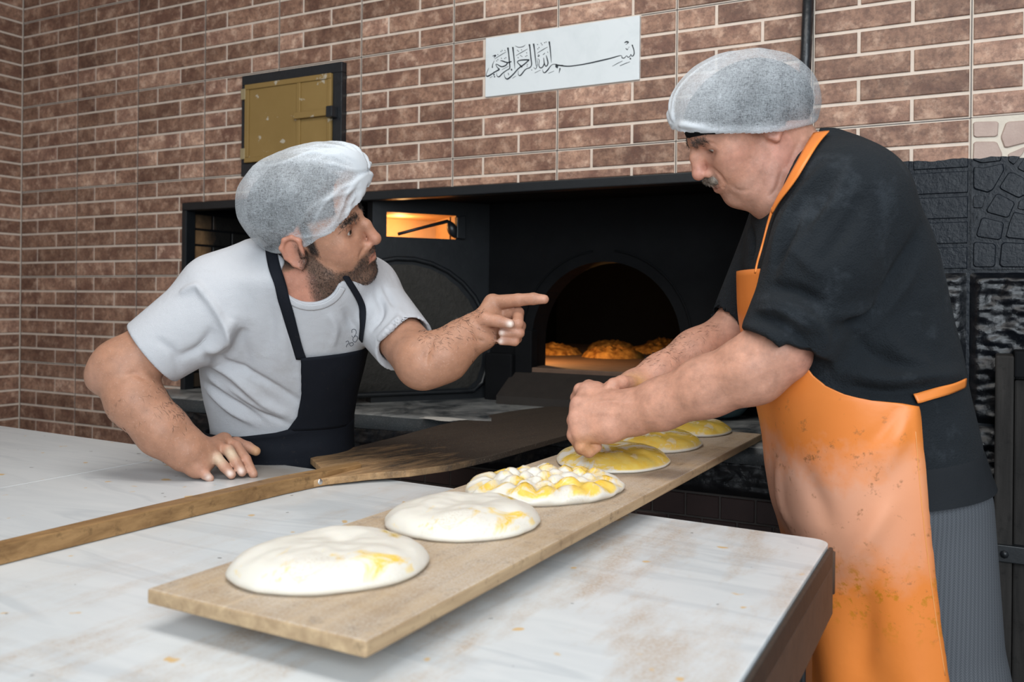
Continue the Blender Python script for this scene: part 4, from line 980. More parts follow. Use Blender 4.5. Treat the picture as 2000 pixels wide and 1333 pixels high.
class Head:
    def __init__(s, S, near_ear, yaw, pitch, roll, facing, sc=1.0):
        cy, sy, cp, sp = math.cos(yaw), math.sin(yaw), math.cos(pitch), math.sin(pitch)
        h = facing*RV*cy - FV*sy; s.f = h*cp + UV*sp; s.l = np.cross(UV, h); s.u = np.cross(s.f, s.l); s.u /= np.linalg.norm(s.u)
        cr, sr = math.cos(roll), math.sin(roll); s.l, s.u = s.l*cr + s.u*sr, s.u*cr - s.l*sr
        s.s = sc; s.side = 1 if facing < 0 else -1                       # +1: the left ear is nearest
        s.o = near_ear - s.l*s.side*.074*sc; s.R = np.stack([s.f, s.l, s.u], 1); s.S = S
    def t(s, x, y, z): return s.o + s.s*(x*s.f + y*s.l + z*s.u)
    def ell(s, c, r, k=.02, mode='add', rot=None): 
        R = s.R if rot is None else s.R @ rot
        s.S.ell(s.t(*c), np.asarray(r)*s.s, R, k*s.s, mode)
    def cone(s, a, b, ra, rb, k=.01, mode='add'): s.S.cone(s.t(*a), s.t(*b), ra*s.s, rb*s.s, k*s.s, mode)
    def loc(s, V): return (V-s.o) @ s.R / s.s
    def build(s, old=False, nose=1.0):
        s.ell((-.004, 0, .046), (.099, .077, .086)) if not old else s.ell((.002, 0, .030), (.093, .077, .068)); s.ell((.038, 0, -.022), (.060, .064, .074), .03)
        for y in (-1, 1):
            s.cone((.004, .050*y, -.046), (.030, .048*y, -.070), .018, .017, .022); s.cone((.030, .048*y, -.070), (.078, .015*y, -.097), .017, .014, .022)
            s.ell((.064, .043*y, -.012), (.021, .018, .017), .02); s.cone((.080, .038*y, .024), (.092, .011*y, .024), .0085, .0085, .012)
            s.ell((.070, .030*y, -.042), (.022, .022, .024), .022)
        s.ell((.085, 0, -.058), (.019, .027, .026), .02); s.ell((.082, 0, -.096), (.014, .019, .014), .018)
        s.ell((.042, 0, -.086), (.044, .040, .022), .02)
        if old:
            for y in (-1, 1): s.ell((.052, .034*y, -.080), (.030, .021, .024), .02)
            s.ell((.045, 0, -.108), (.035, .030, .018), .02)
        for y in (-1, 1): s.ell((.098, .034*y, .007), (.014, .017, .0115), .012, 'sub')
        n = nose
        s.cone((.089, 0, .022), (.098+.006*n, 0, .004), .0078, .0092, .010); s.cone((.098+.006*n, 0, .004), (.106+.007*n, 0, -.018*n), .0092, .0105, .008); s.ell((.107+.007*n, 0, -.022*n), (.0115, .0115, .0105), .006)
        for y in (-1, 1):
            s.ell((.101, .0125*y, -.027*n), (.0105, .0068, .0082), .005); s.ell((.108, .0065*y, -.0345*n), (.0065, .0032, .0036), .003, 'sub')
        for y in (-1, 1):
            s.cone((.096, .019*y, -.057), (.1020, .004*y, -.0530), .0034, .0050, .006); s.cone((.096, .017*y, -.063), (.1010, .003*y, -.0660), .0034, .0052, .006)
            s.cone((.094, .024*y, -.061), (.1055, 0, -.0598), .0014, .0020, .003, 'sub')
            s.ell((.0755, .032*y, .009), (.0142, .0148, .0138), .004)
            s.ell((.0895, .0325*y, .0055 if old else .0075), (.0085, .0125, .0018 if old else .0034), .002, 'sub')
            rot = np.array(Matrix.Rotation(math.radians(-14*y), 3, 'Z') @ Matrix.Rotation(math.radians(-14), 3, 'Y'))
            s.ell((-.010, .0765*y, -.002), (.0185, .0060, .0315), .004, rot=rot)
            q = [(.006, .010), (.007, .022), (-.004, .0315), (-.018, .029), (-.0275, .014), (-.0245, -.006), (-.015, -.022), (-.004, -.031), (.003, -.022)]
            for (a, b), (c, d) in zip(q[:-1], q[1:]): s.cone((a, .080*y - a*.22*y, b), (c, .080*y - c*.22*y, d), .0042, .0042, .004)
            s.ell((-.003, .0845*y, -.004), (.0085, .0062, .0125), .005, 'sub'); s.ell((-.012, .087*y, .014), (.006, .005, .009), .004, 'sub')
            s.cone((.006, .079*y, .004), (.005, .080*y, -.008), .0045, .0045, .004)
        return s
    def eyes(s, parent, down=.0):
        for y in (-1, 1):
            c = s.t(.0755, .032*y, .0085); V, F = [], []; n, m = 20, 14; g = np.array([math.cos(down)*.94, .0, -math.sin(down)]); g /= np.linalg.norm(g)
            for j in range(m+1):
                for i in range(n):
                    a, b = math.pi*j/m, 2*math.pi*i/n; V.append((math.cos(a), math.sin(a)*math.cos(b), math.sin(a)*math.sin(b)))
            V = np.array(V); col = np.where((V[:, :1] > .80), np.array([[.035, .02, .012]]), np.array([[.42, .38, .35]])); col = np.where(V[:, :1] > .93, np.array([[.004, .004, .004]]), col)
            c_, s_ = math.cos(-down), math.sin(-down); W = np.c_[V[:, 0]*c_ - V[:, 2]*s_, V[:, 1], V[:, 0]*s_+V[:, 2]*c_]
            F = np.array([(j*n+i, j*n+(i+1) % n, (j+1)*n+(i+1) % n, (j+1)*n+i) for j in range(m) for i in range(n)])
            link('eye', fast_mesh('eye', c + (W*.0130*s.s) @ s.R.T, F, col), parent, M_EYE)
def sstep(x, a, b): t = np.clip((x-a)/(b-a), 0, 1); return t*t*(3-2*t)
def paint(col, w_, c): return col*(1-w_[:, None]) + np.asarray(c)[None]*w_[:, None]
def blobs(V, col, L):
    for c, r, cc, st in L: col = paint(col, st*np.exp(-(np.linalg.norm(V-c, axis=1)/r)**2), cc)
    return col
def pull(c, towards=.004):                                                # a point slightly nearer the viewer's side of a finger
    return c - FV*towards
def net_cap(name, parent, under, ells, rim_pt, rim_n, knot, npl, hgt=.0058):
    S = Solid()
    for c, r, R, k in ells: S.ell(c, r, R, k)
    S.half(rim_pt, rim_n, .004); V, F = S.mesh(name, .0032, 2)
    # open the bottom: drop the flat faces lying in the rim plane
    n = np.asarray(rim_n)/np.linalg.norm(rim_n); dist = (V-rim_pt) @ n
    kp = ~(dist[F] > -.0035).all(1); F = F[kp]; us = np.unique(F); mp = np.full(len(V), -1); mp[us] = np.arange(len(us)); V = V[us]; F = mp[F]
    N = normals(V, F); kn, ax = knot; ax = ax/np.linalg.norm(ax); q = V-kn; r = np.linalg.norm(q, axis=1); e1 = np.cross(ax, UV); e1 /= np.linalg.norm(e1); e2 = np.cross(ax, e1)
    th = np.arctan2(q @ e2, q @ e1); rng = np.random.default_rng(5); amp = np.zeros(len(V)); ridge = np.zeros(len(V))
    for k in range(npl):
        a0 = rng.uniform(-math.pi, math.pi); w_ = rng.uniform(.03, .07); L = rng.uniform(.05, .13)
        d = np.angle(np.exp(1j*(th-a0-.25*np.sin(r*25+k)))); g = np.exp(-(d*np.maximum(r, .02)/(.0045))**2)*np.exp(-(r/L)**2)*sstep(r, .004, .02); amp += g; 
    dist = (V-rim_pt) @ n
    rim = np.exp(-((dist+.005)/.0085)**2)
    wr = np.array([mn.noise(Vector((p[0]*30, p[1]*30, p[2]*22))) for p in V])
    V = V + N*(np.clip(amp, 0, 1.3)*hgt + rim*.002 + wr*.0022)[:, None]
    den = np.clip(np.clip(amp, 0, 1)*.50 + rim*.42 + np.exp(-(r/.022)**2)*.5 + np.abs(wr)*.12 + .26*sstep(under.eval(V.astype(f32)), .008, .034), 0, 1)
    return link(name, fast_mesh(name, V, F, np.repeat(den[:, None], 3, 1)), parent, M_NET)
# ---------------------------------------------------------------- the younger baker (leaning on the table, pointing)
S = Solid()
T1 = [(478, 540, 662, 1.755, .055), (500, 500, 692, 1.755, .075), (525, 452, 725, 1.765, .098), (555, 418, 742, 1.78, .122), (600, 402, 738, 1.81, .132), (660, 392, 724, 1.85, .135), (720, 392, 708, 1.89, .13), (780, 400, 692, 1.93, .125), (840, 412, 684, 1.96, .12), (915, 412, 680, 1.975, .12), (985, 406, 690, 1.98, .12)]
T1 = [(v, a+5, b-5, c, d) for v, a, b, c, d in T1]
H1 = Head(S, P(586, 490, 1.64), math.radians(12), math.radians(5), math.radians(32), 1, 1.01).build(nose=1.28)
nb1 = P(608, 592, 1.75)
S.cone(H1.t(-.025, 0, -.035), nb1, .055, .060, .025); S.cone(H1.t(-.02, -.048, -.045), P(626, 578, 1.73), .016, .012, .02)
S.loft(T1, .02, inset=.014)
ra = [P(412, 620, 1.73), P(236, 716, 1.70)]; S.chain(ra, [.060, .050], .02)
S.ell(P(200, 738, 1.69), .030, None, .03)
S.chain([P(236, 716, 1.69), P(264, 782, 1.68), P(318, 842, 1.68), P(366, 880, 1.69), P(392, 893, 1.70)], [.049, .050, .046, .037, .031], .02)
# right hand spread on the table
wr = P(385, 888, 1.695)
mcp = [P(437, 862, 1.755), P(424, 876, 1.725), P(404, 893, 1.700), P(383, 912, 1.680)]
for m, r in zip(mcp, (.0145, .0145, .0135, .0125)): S.cone(wr, m, .021, r, .016)
S.cone(mcp[0], mcp[3], .013, .012, .014); S.ell(P(388, 917, 1.685), (.022, .018, .016), None, .012)
fing = [([mcp[0], P(462, 872, 1.745), P(480, 898, 1.725), P(495, 927, 1.712)], (.0122, .0105, .0098, .0084)),
        ([mcp[1], P(446, 880, 1.715), P(461, 904, 1.705), P(473, 923, 1.702)], (.0122, .0110, .0100, .0086)),
        ([mcp[2], P(422, 893, 1.695), P(438, 912, 1.690), P(452, 928, 1.690)], (.0115, .0104, .0096, .0084)),
        ([mcp[3], P(390, 914, 1.678), P(401, 928, 1.672), P(410, 935, 1.675)], (.0108, .0096, .0088, .0076)),
        ([P(430, 868, 1.77), P(462, 866, 1.785), P(484, 874, 1.785), P(500, 882, 1.78)], (.0140, .0120, .0108, .0092))]
for p, r in fing: S.chain(p, r, .0035)
rt = [p[-1] for p, _ in fing]
# left arm and pointing hand
la = [P(718, 578, 1.87), P(770, 645, 1.78), P(822, 706, 1.685)]; S.chain(la, [.058, .047, .048], .02)
S.ell(P(832, 728, 1.665), (.034, .030, .026), None, .025)
S.chain([P(826, 703, 1.675), P(868, 695, 1.675), P(905, 664, 1.69), P(930, 648, 1.70)], [.048, .0455, .036, .0315], .022)
LM = [P(962, 592, 1.725), P(972, 614, 1.735), P(972, 636, 1.735), P(966, 655, 1.725)]
w2 = P(930, 648, 1.70)
for m, r in zip(LM, (.0150, .0150, .0145, .0135)): S.cone(w2, m, .0265, r, .016)
S.cone(LM[0], LM[3], .0135, .0125, .015); S.ell(P(942, 664, 1.69), (.026, .022, .018), None, .014)
fl_ = [([LM[0], P(1012, 586.5, 1.70), P(1042, 584, 1.69), P(1063, 585, 1.685)], (.0150, .0122, .0112, .0090)),
       ([LM[1], P(1012, 611, 1.715), P(1012, 632, 1.688), P(984, 638, 1.690)], (.0135, .0112, .0100, .0085)),
       ([LM[2], P(1016, 637, 1.722), P(1014, 651, 1.692), P(981, 650, 1.683)], (.0130, .0108, .0098, .0082)),
       ([LM[3], P(1009, 662, 1.715), P(1005, 667, 1.695), P(979, 667, 1.685)], (.0120, .0096, .0088, .0074)),
       ([P(926, 640, 1.685), P(949, 624, 1.672), P(974, 628, 1.664), P(996, 633, 1.662)], (.0165, .0138, .0112, .0092))]
for p, r in fl_: S.chain(p, r, .0035)
lt = [p[-1] for p, _ in fl_]
# legs (inside the trousers)
BF = RV*.78 - FV*.62; BL = np.cross(UV, BF); hip1 = P(546, 985, 1.98)
for y in (-1, 1):
    hp = hip1 + BL*.085*y; S.chain([hp, np.r_[(hp+BF*.02)[:2], .47], np.r_[(hp-BF*.02)[:2], .09]], [.075, .05, .04], .03)
V1, F1 = S.mesh('person', .0028, 1)
V1 = folds(V1, F1, [([(706, 372), (712, 392), (710, 410)], -.0022, .0028), ([(697, 378), (703, 396), (700, 412)], -.0020, .0026), ([(718, 478), (708, 490), (700, 508)], -.0025, .0035), ([(672, 462), (686, 464), (700, 460)], -.0018, .0030), ([(290, 745), (262, 730), (235, 740)], -.003, .006), ([(848, 660), (835, 690), (832, 715)], -.004, .006), ([(925, 655), (935, 664), (948, 668)], -.003, .0035)]); N1 = normals(V1, F1); L1 = H1.loc(V1)
base1 = np.array([.38, .190, .118]); col = np.repeat(base1[None], len(V1), 0)
x, y, z = L1.T; inh = (np.abs(x) < .14) & (np.abs(y) < .1) & (z > -.16) & (z < .15)
zc = np.interp(x, [-.005, .012, .03, .05, .075, .094, .115], [.03, -.008, -.036, -.056, -.062, -.041, -.041])
beard = sstep(zc-z, -.004, .010)*sstep(x, -.012, .006)*sstep(z, -.122, -.104)*inh
lips = np.exp(-((x-.103)/.014)**2-((z+.060)/.0085)**2)*(np.abs(y) < .021)*inh
beard *= 1-sstep(lips, .3, .6); side = sstep(x, .010, .016)*sstep(.034-x, 0, .008)*sstep(z, -.03, -.01)*inh*(np.abs(y) > .05)
hairm = np.maximum(np.maximum(sstep(z, .042, .055)*(x < .075), sstep(-x, .004, .018)*sstep(z, -.048, -.028)*(np.abs(y) < .07))*inh, side)
ears = inh*(np.abs(y) > .071)*(x < .012)
col = paint(col, .55*ears, (.56, .24, .17)); col = paint(col, .55*lips, (.40, .15, .115))
nose = np.exp(-((x-.112)/.016)**2-(y/.02)**2-((z+.022)/.02)**2)*inh; col = paint(col, .5*nose, (.55, .25, .18))
col = paint(col, .45*np.exp(-((x-.07)/.03)**2-((z+.022)/.018)**2)*inh, (.52, .26, .18))
col = paint(col, .74*beard, (.040, .032, .026)); col = paint(col, .96*hairm, (.015, .012, .011))
brow = np.exp(-((z-.0275-.010*(1-((np.abs(y)-.026)/.03)**2)*.3)/.0048)**2)*sstep(np.abs(y), .008, .013)*sstep(.052-np.abs(y), 0, .008)*(x > .06)*inh
col = paint(col, .85*brow, (.018, .014, .012))
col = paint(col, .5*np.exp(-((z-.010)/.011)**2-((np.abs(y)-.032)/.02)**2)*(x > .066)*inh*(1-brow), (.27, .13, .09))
hl = []
for p, r in fing+fl_:
    for q in p[1:3]: hl.append((q, .013, (.56, .28, .20), .45))
for q in lt: hl.append((q, .012, (.60, .33, .25), .5))
for q in rt: hl.append((q, .012, (.58, .33, .24), .6))
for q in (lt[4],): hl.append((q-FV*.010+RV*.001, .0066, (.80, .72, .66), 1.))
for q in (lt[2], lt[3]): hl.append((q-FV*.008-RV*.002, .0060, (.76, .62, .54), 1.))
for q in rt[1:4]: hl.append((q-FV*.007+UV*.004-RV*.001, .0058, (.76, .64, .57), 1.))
for p, r in fing[1:3]: hl.append(((p[1]+p[2])/2-FV*.006+UV*.006, .013, (.66, .56, .40), .6))
hl.append((rt[4], .008, (.55, .33, .08), .9)); hl.append((P(180, 735, 1.65), .03, (.50, .27, .19), .5))
col = blobs(V1, col, hl)
p1 = link('person', fast_mesh('person', V1, F1, col), None, M_SKIN1)
tag(p1, 'baker in white T-shirt and black bib apron leaning on the table and pointing', 'person')
H1.eyes(p1, .05)
strands('beard', V1, F1, np.maximum(beard*(z < .02), 1.6*side)+1e-9*inh, 9500, .0046, -H1.u*.8+H1.f*.3, M_HAIR1, p1, .00030)
strands('eyebrow', V1, F1, brow+1e-12, 520, .0075, -H1.f*.4-H1.l*.0+H1.u*.2, M_HAIR1, p1, .0004, jit=.4)
fa = (seg_dist(V1, np.array([P(264, 782, 1.68), P(392, 893, 1.70)]))[0] < .055)*sstep(np.linalg.norm(V1-wr, axis=1), .05, .09)
fb = (seg_dist(V1, np.array([P(850, 690, 1.675), P(915, 655, 1.69)]))[0] < .052)*1.0
strands('forearm_hair', V1, F1, (fa+fb)*(.25+1.0*sstep(N1 @ UV, .0, .8))+1e-12, 1300, .0085, RV*.5-UV*.5, M_HAIR1, p1, .00013, jit=.5, lift=.15)
# hair under the net
def plane3(a, b, c):
    n = np.cross(b-a, c-a); n /= np.linalg.norm(n); return a, (n if n[2] < 0 else -n)
rp, rn = plane3(P(703, 342, 1.69), P(645, 440, 1.645), P(528, 480, 1.70))
Sh = Solid(); Sh.ell(H1.t(-.010, 0, .050), np.array([.101, .0785, .088]), H1.R, .01)
Sh.half(rp+rn*.004, rn, .004)
Vh, Fh = Sh.mesh('hair', .004, 2); link('hair', fast_mesh('hair', Vh, Fh), p1, M_HAIR1)
kn = P(699, 338, 1.66)
Rc = np.stack([RV*.93+UV*.36, FV, -RV*.36+UV*.93], 1)
net_cap('hair_net', p1, Sh, [(H1.t(-.010, 0, .052), np.array([.112, .0815, .097]), H1.R, .01), (P(588, 382, 1.695), (.105, .100, .088), Rc, .02), (P(556, 402, 1.70), (.070, .09, .076), None, .03), (P(644, 336, 1.68), (.056, .070, .050), None, .04), (P(682, 335, 1.665), (.020, .032, .030), None, .05)], rp, rn, (kn, RV*.9+UV*.1-FV*.45), 34)
# T-shirt
S = Solid(); S.loft(T1, .02)
S.cone(P(425, 600, 1.745), P(285, 698, 1.71), .086, .069, .035); S.cone(P(712, 575, 1.86), P(790, 672, 1.745), .070, .061, .03)
S.cone(P(500, 520, 1.76), P(430, 560, 1.75), .055, .065, .04); S.cone(P(690, 530, 1.79), P(715, 560, 1.85), .05, .06, .03)
c1 = P(296, 693, 1.71); n1_ = c1-P(420, 601, 1.735); S.clip(c1, n1_, P(215, 745, 1.69), .16)
c2 = P(772, 655, 1.76); n2_ = RV*.60-UV*.74-FV*.1; S.clip(c2, n2_, P(830, 720, 1.68), .105)
S.cone(P(400, 627, 1.727), P(230, 720, 1.70), .058, .0545, .003, 'sub'); S.cone(P(740, 610, 1.835), P(830, 712, 1.675), .0515, .0515, .003, 'sub')
S.cone(P(610, 530, 1.735), P(604, 470, 1.70), .050, .056, .012, 'sub'); S.ell(P(608, 543, 1.70), (.054, .090, .046), np.stack([RV, FV, UV], 1), .010, 'sub')
Vs, Fs = S.mesh('t_shirt', .0034, 2)
Vs = folds(Vs, Fs, [([(395, 705), (450, 730), (520, 790), (570, 815)], .008, .011), ([(400, 730), (460, 770), (530, 815)], .007, .010), ([(390, 690), (470, 720), (560, 770), (590, 790)], -.006, .009), ([(402, 760), (450, 800), (500, 830)], .006, .009), ([(395, 745), (455, 785), (515, 822)], -.006, .008),
  ([(420, 740), (500, 800), (560, 828)], -.006, .007), ([(390, 560), (430, 620), (450, 680), (440, 705)], .006, .008), ([(400, 690), (430, 670), (455, 620)], .010, .013), ([(420, 705), (450, 690), (480, 640)], -.008, .010), ([(345, 700), (390, 680), (420, 640)], -.006, .010), ([(350, 575), (385, 560), (400, 580)], .006, .008),
  ([(560, 620), (575, 680), (580, 740)], -.005, .012), ([(520, 560), (530, 640), (520, 700)], -.004, .014), ([(640, 610), (655, 640), (650, 680)], .004, .008), ([(670, 600), (690, 640), (692, 660)], -.004, .008), ([(735, 570), (745, 610), (720, 650)], -.007, .008), ([(760, 590), (780, 620), (735, 665)], .005, .007), ([(750, 560), (770, 600), (790, 630)], -.004, .006), ([(300, 660), (340, 690), (350, 735)], -.003, .008), ([(470, 640), (480, 700), (470, 730)], -.004, .012)], 1.5)
ts = link('t_shirt', fast_mesh('t_shirt', Vs, Fs), p1, M_TEE); tsb = bvh(Vs, Fs)
ribbon('collar', tsb, [(608+64*math.cos(t_), 545+56*math.sin(t_)) for t_ in np.linspace(math.pi*.93, math.pi*.10, 12)], .0125, .0014, M_TEE, ts, .0002, 40, back=1.70)
# apron of the younger baker
def loft_pt(ld, h, ang, off):
    hh, I = ld; cx, cy, rx, ry = [float(np.interp(h, hh, i)) for i in I]; n = 2.3; c, s_ = math.cos(ang), math.sin(ang)
    a = cx + (rx+off)*math.copysign(abs(c)**(2/n), c); b = cy + (ry+off)*math.copysign(abs(s_)**(2/n), s_); q = CAM + RV*a + FV*b; q[2] = h; return q
def ang_at(ld, h, u, off, a0, a1):
    best = a0
    for a in np.linspace(a0, a1, 700):
        if project(loft_pt(ld, h, a, off))[0] >= u: return a
        best = a
    return best
Sx = Solid(); Sx.loft([(v, a, b, c, d) for v, a, b, c, d in T1], .02); LD1 = Sx.loftdata
def patch(ld, rows, ncol, off, fa1):
    """cloth sheet wrapped on a trunk: rows = (height, angle from, angle to)"""
    V = []
    for h, a0, a1 in rows:
        for k in range(ncol+1): a = a0+(a1-a0)*k/ncol; V.append(loft_pt(ld, h, a, off(h, a) if callable(off) else off))
    n = ncol+1; F = np.array([(j*n+k, j*n+k+1, (j+1)*n+k+1, (j+1)*n+k) for j in range(len(rows)-1) for k in range(ncol)]); return np.array(V), F
def vz(v, z, u=600): return float(P(u, v, z)[2])
rows = []
for v in np.linspace(688, 832, 26):
    h = vz(v, 1.91, 600); uu = np.interp(v, [688, 760, 805, 832], [587, 588, 580, 560]); rows.append((h, ang_at(LD1, h, uu, .006, -math.pi+.05, 0), .55))
Vb, Fb = patch(LD1, rows, 34, .0075, 0)
for j in range(26):
    for k in range(35): Vb[j*35+k][2] += .024*(k/34-.1)*(1-j/25)**2
ap = link('apron', fast_mesh('apron_bib', Vb, Fb), p1, M_NAVY); m = ap.modifiers.new('thick', 'SOLIDIFY'); m.thickness = .0025; m.offset = 0
rows = [(vz(v, 1.95, 560), -math.pi-.35, 1.2) for v in np.linspace(828, 1120, 30)]
Sx2 = Solid(); T1b = [q for q in T1 if q[0] < 900] + [(915, 410, 684, 1.975, .122), (985, 402, 696, 1.98, .125), (1130, 390, 708, 1.98, .13)]; Sx2.loft(T1b, .02); LDb = Sx2.loftdata
Vw, Fw = patch(LDb, rows, 60, lambda h, a: .010+.003*math.sin(a*9+h*30)*sstep(np.array([vz(860, 1.95)-h]), 0, .2)[0], 0)
wv_ = Vw[:61]; 
for k in range(61):                                                       # the waist edge dips towards the side and climbs under the bib
    u_ = project(Vw[k])[0]; lift = np.interp(u_, [410, 470, 540, 590], [-.012, -.012, -.002, .012])
    for j in range(4): Vw[j*61+k][2] += lift*(1-j/4)
Vw = folds(Vw, Fw, [([(420, 865), (520, 862), (600, 858), (670, 840)], .006, .007), ([(440, 880), (540, 885), (640, 868)], -.004, .006)])
o = link('apron_skirt', fast_mesh('apron_skirt', Vw, Fw), ap, M_NAVY); m = o.modifiers.new('thick', 'SOLIDIFY'); m.thickness = .0025; m.offset = 0
ribbon('apron_strap', tsb, [(530, 484), (534, 510), (544, 550), (560, 600), (575, 650), (590, 700)], .0215, .0022, M_NAVY, ap, .003, 40, back=1.70)
ribbon('apron_strap', tsb, [(672, 540), (690, 566), (706, 598), (711, 630), (708, 664)], .0125, .0022, M_NAVY, ap, .003, 30, taper=([0, .6, 1], [.9, 1.05, 1.0]))
lg = plain('print_ink', (.035, .04, .06), .7); vs = []
for k, px in enumerate(([(687, 650), (687, 645), (690, 643), (694, 644), (696, 648), (695, 653), (692, 657)], [(687, 656), (690, 659), (696, 656), (699, 661), (694, 668), (689, 665), (690, 660)], [(675, 668), (679, 666), (681, 670), (677, 674), (676, 678)], [(682, 671), (688, 669), (690, 673), (685, 676), (682, 672)])):
    q = spline(px, 18); vs.append(tube_me('shirt_print', [hit(tsb, u, v, .0006)[0] for u, v in q[:, :2]], .0005, 5))
bm = bmesh.new()
for m_ in vs: bm.from_mesh(m_)
me = bpy.data.meshes.new('shirt_print'); bm.to_mesh(me); bm.free(); link('shirt_print', me, ts, lg)
# trousers and shoes
def trousers(parent, ld_pts, legs, mat, h=.006):
    S = Solid()
    for a in ld_pts: S.ell(*a)
    for p, r in legs: S.chain(p, r, .03)
    V, F = S.mesh('trousers', h, 2); return link('trousers', fast_mesh('trousers', V, F), parent, mat)
def shoe(parent, at, fwd):
    S = Solid(); a = np.array([at[0], at[1], 0.0]); S.cone(a-fwd*.06+UV*.042, a+fwd*.14+UV*.030, .042, .034, .02); S.cone(a-fwd*.03+UV*.05, a-fwd*.03+UV*.10, .045, .046, .02); S.half(a+UV*.002, -UV, .004)
    V, F = S.mesh('shoe', .006, 2); return link('shoe', fast_mesh('shoe', V, F), parent, M_SHOE)
lg_ = []
for y in (-1, 1):
    hp = hip1 + BL*.085*y; lg_.append(([hp, np.r_[(hp+BF*.02)[:2], .47], np.r_[(hp-BF*.02)[:2], .07]], [.10, .08, .07])); shoe(p1, (hp-BF*.02)[:2], BF)
trousers(p1, [(P(546, 960, 1.98), (.135, .115, .12), None, .03)], lg_, M_DKTROU)
# ---------------------------------------------------------------- the older baker (bent over the board)
S = Solid()
T2 = [(262, 1556, 1640, 1.545, .060), (285, 1535, 1690, 1.55, .095), (315, 1512, 1728, 1.55, .135), (355, 1488, 1757, 1.555, .165), (410, 1464, 1788, 1.56, .18), (470, 1453, 1815, 1.56, .185), (540, 1447, 1838, 1.56, .18), (620, 1450, 1857, 1.56, .175), (700, 1462, 1877, 1.56, .175), (745, 1470, 1884, 1.56, .178), (830, 1494, 1903, 1.56, .18), (900, 1506, 1925, 1.56, .185), (960, 1514, 1938, 1.56, .185), (1060, 1520, 1942, 1.56, .185)]
T2 = [(v, a+(14 if v > 400 else 4), b-(24 if v > 400 else 10)-(10 if v > 880 else 0), c, d) for v, a, b, c, d in T2]
H2 = Head(S, P(1492, 243, 1.458), math.radians(0), math.radians(-35), math.radians(-13), -1, .985).build(old=True, nose=1.15)
nb2 = P(1556, 345, 1.545)
S.cone(H2.t(-.030, 0, -.030), nb2, .060, .070, .03); S.cone(H2.t(-.015, .046, -.04), P(1508, 392, 1.50), .015, .014, .02); S.cone(H2.t(.03, 0, -.09), P(1515, 385, 1.53), .03, .045, .03)
S.loft(T2[:-1], .02, inset=.016)
S.chain([P(1635, 430, 1.43), P(1522, 668, 1.425)], [.070, .050], .02)
S.ell(P(1546, 702, 1.425), (.022, .026, .022), None, .022)
S.chain([P(1514, 690, 1.425), P(1470, 722, 1.44), P(1380, 756, 1.48), P(1290, 790, 1.525), P(1235, 806, 1.55)], [.051, .053, .0475, .041, .036], .022)
# near fist pressing the dough
w3 = P(1238, 806, 1.55)
KM = [P(1150, 768, 1.600), P(1132, 792, 1.575), P(1128, 820, 1.560), P(1138, 848, 1.552)]
for m, r in zip(KM, (.0175, .0175, .0170, .0160)): S.cone(w3, m, .031, r, .018)
S.cone(KM[0], KM[3], .016, .015, .018); S.ell(P(1185, 838, 1.55), (.030, .026, .026), None, .018)
kf = [([KM[0], P(1134, 762, 1.61), P(1126, 778, 1.625), P(1138, 800, 1.63)], (.0150, .0122, .0110, .009)),
      ([KM[1], P(1122, 822, 1.580), P(1132, 858, 1.585), P(1150, 868, 1.59)], (.0150, .0132, .0115, .0095)),
      ([KM[2], P(1122, 850, 1.562), P(1136, 876, 1.568), P(1154, 878, 1.575)], (.0148, .0130, .0115, .0095)),
      ([KM[3], P(1136, 872, 1.550), P(1150, 882, 1.553), P(1166, 874, 1.56)], (.0140, .0122, .0108, .009)),
      ([P(1190, 785, 1.575), P(1166, 762, 1.60), P(1150, 756, 1.615), P(1136, 768, 1.62)], (.018, .0145, .0125, .0105))]
for p, r in kf: S.chain(p, r, .004)
# far arm and hand
S.chain([P(1530, 470, 1.72), P(1440, 645, 1.73)], [.062, .046], .02)
S.chain([P(1436, 652, 1.73), P(1360, 690, 1.71), P(1290, 730, 1.67), P(1240, 756, 1.645)], [.047, .043, .034, .030], .02)
w4 = P(1242, 757, 1.645); FM = [P(1208, 752, 1.615), P(1200, 765, 1.625), P(1200, 780, 1.64), P(1208, 795, 1.65)]
for m, r in zip(FM, (.014, .014, .0135, .0125)): S.cone(w4, m, .025, r, .015)
ff = [([FM[0], P(1192, 756, 1.605), P(1186, 772, 1.60), P(1196, 785, 1.60)], (.0125, .011, .010, .008)), ([FM[1], P(1184, 785, 1.63), P(1182, 815, 1.635), P(1190, 835, 1.63)], (.0125, .011, .010, .0085)), ([FM[2], P(1192, 805, 1.65), P(1192, 830, 1.65), P(1198, 846, 1.64)], (.012, .0105, .010, .0085)), ([FM[3], P(1206, 820, 1.66), P(1206, 838, 1.655), P(1210, 850, 1.65)], (.011, .0095, .009, .0075)),
      ([P(1236, 752, 1.62), P(1214, 748, 1.595), P(1198, 752, 1.585), P(1188, 762, 1.58)], (.0155, .0128, .0115, .0098))]
for p, r in ff: S.chain(p, r, .004)
BF2 = -RV; hipn, hipf = P(1790, 990, 1.505), P(1774, 990, 1.675)
def leg2(hp, inset):
    k = P(1829, 1333, 1.485) - P(1786, 975, 1.485) + hp
    return [hp, k, np.r_[(k+RV*.02)[:2], .09]]
for hp in (hipn, hipf): S.chain(leg2(hp, 0), [.09, .06, .045], .03)
V2, F2 = S.mesh('person', .0028, 1)
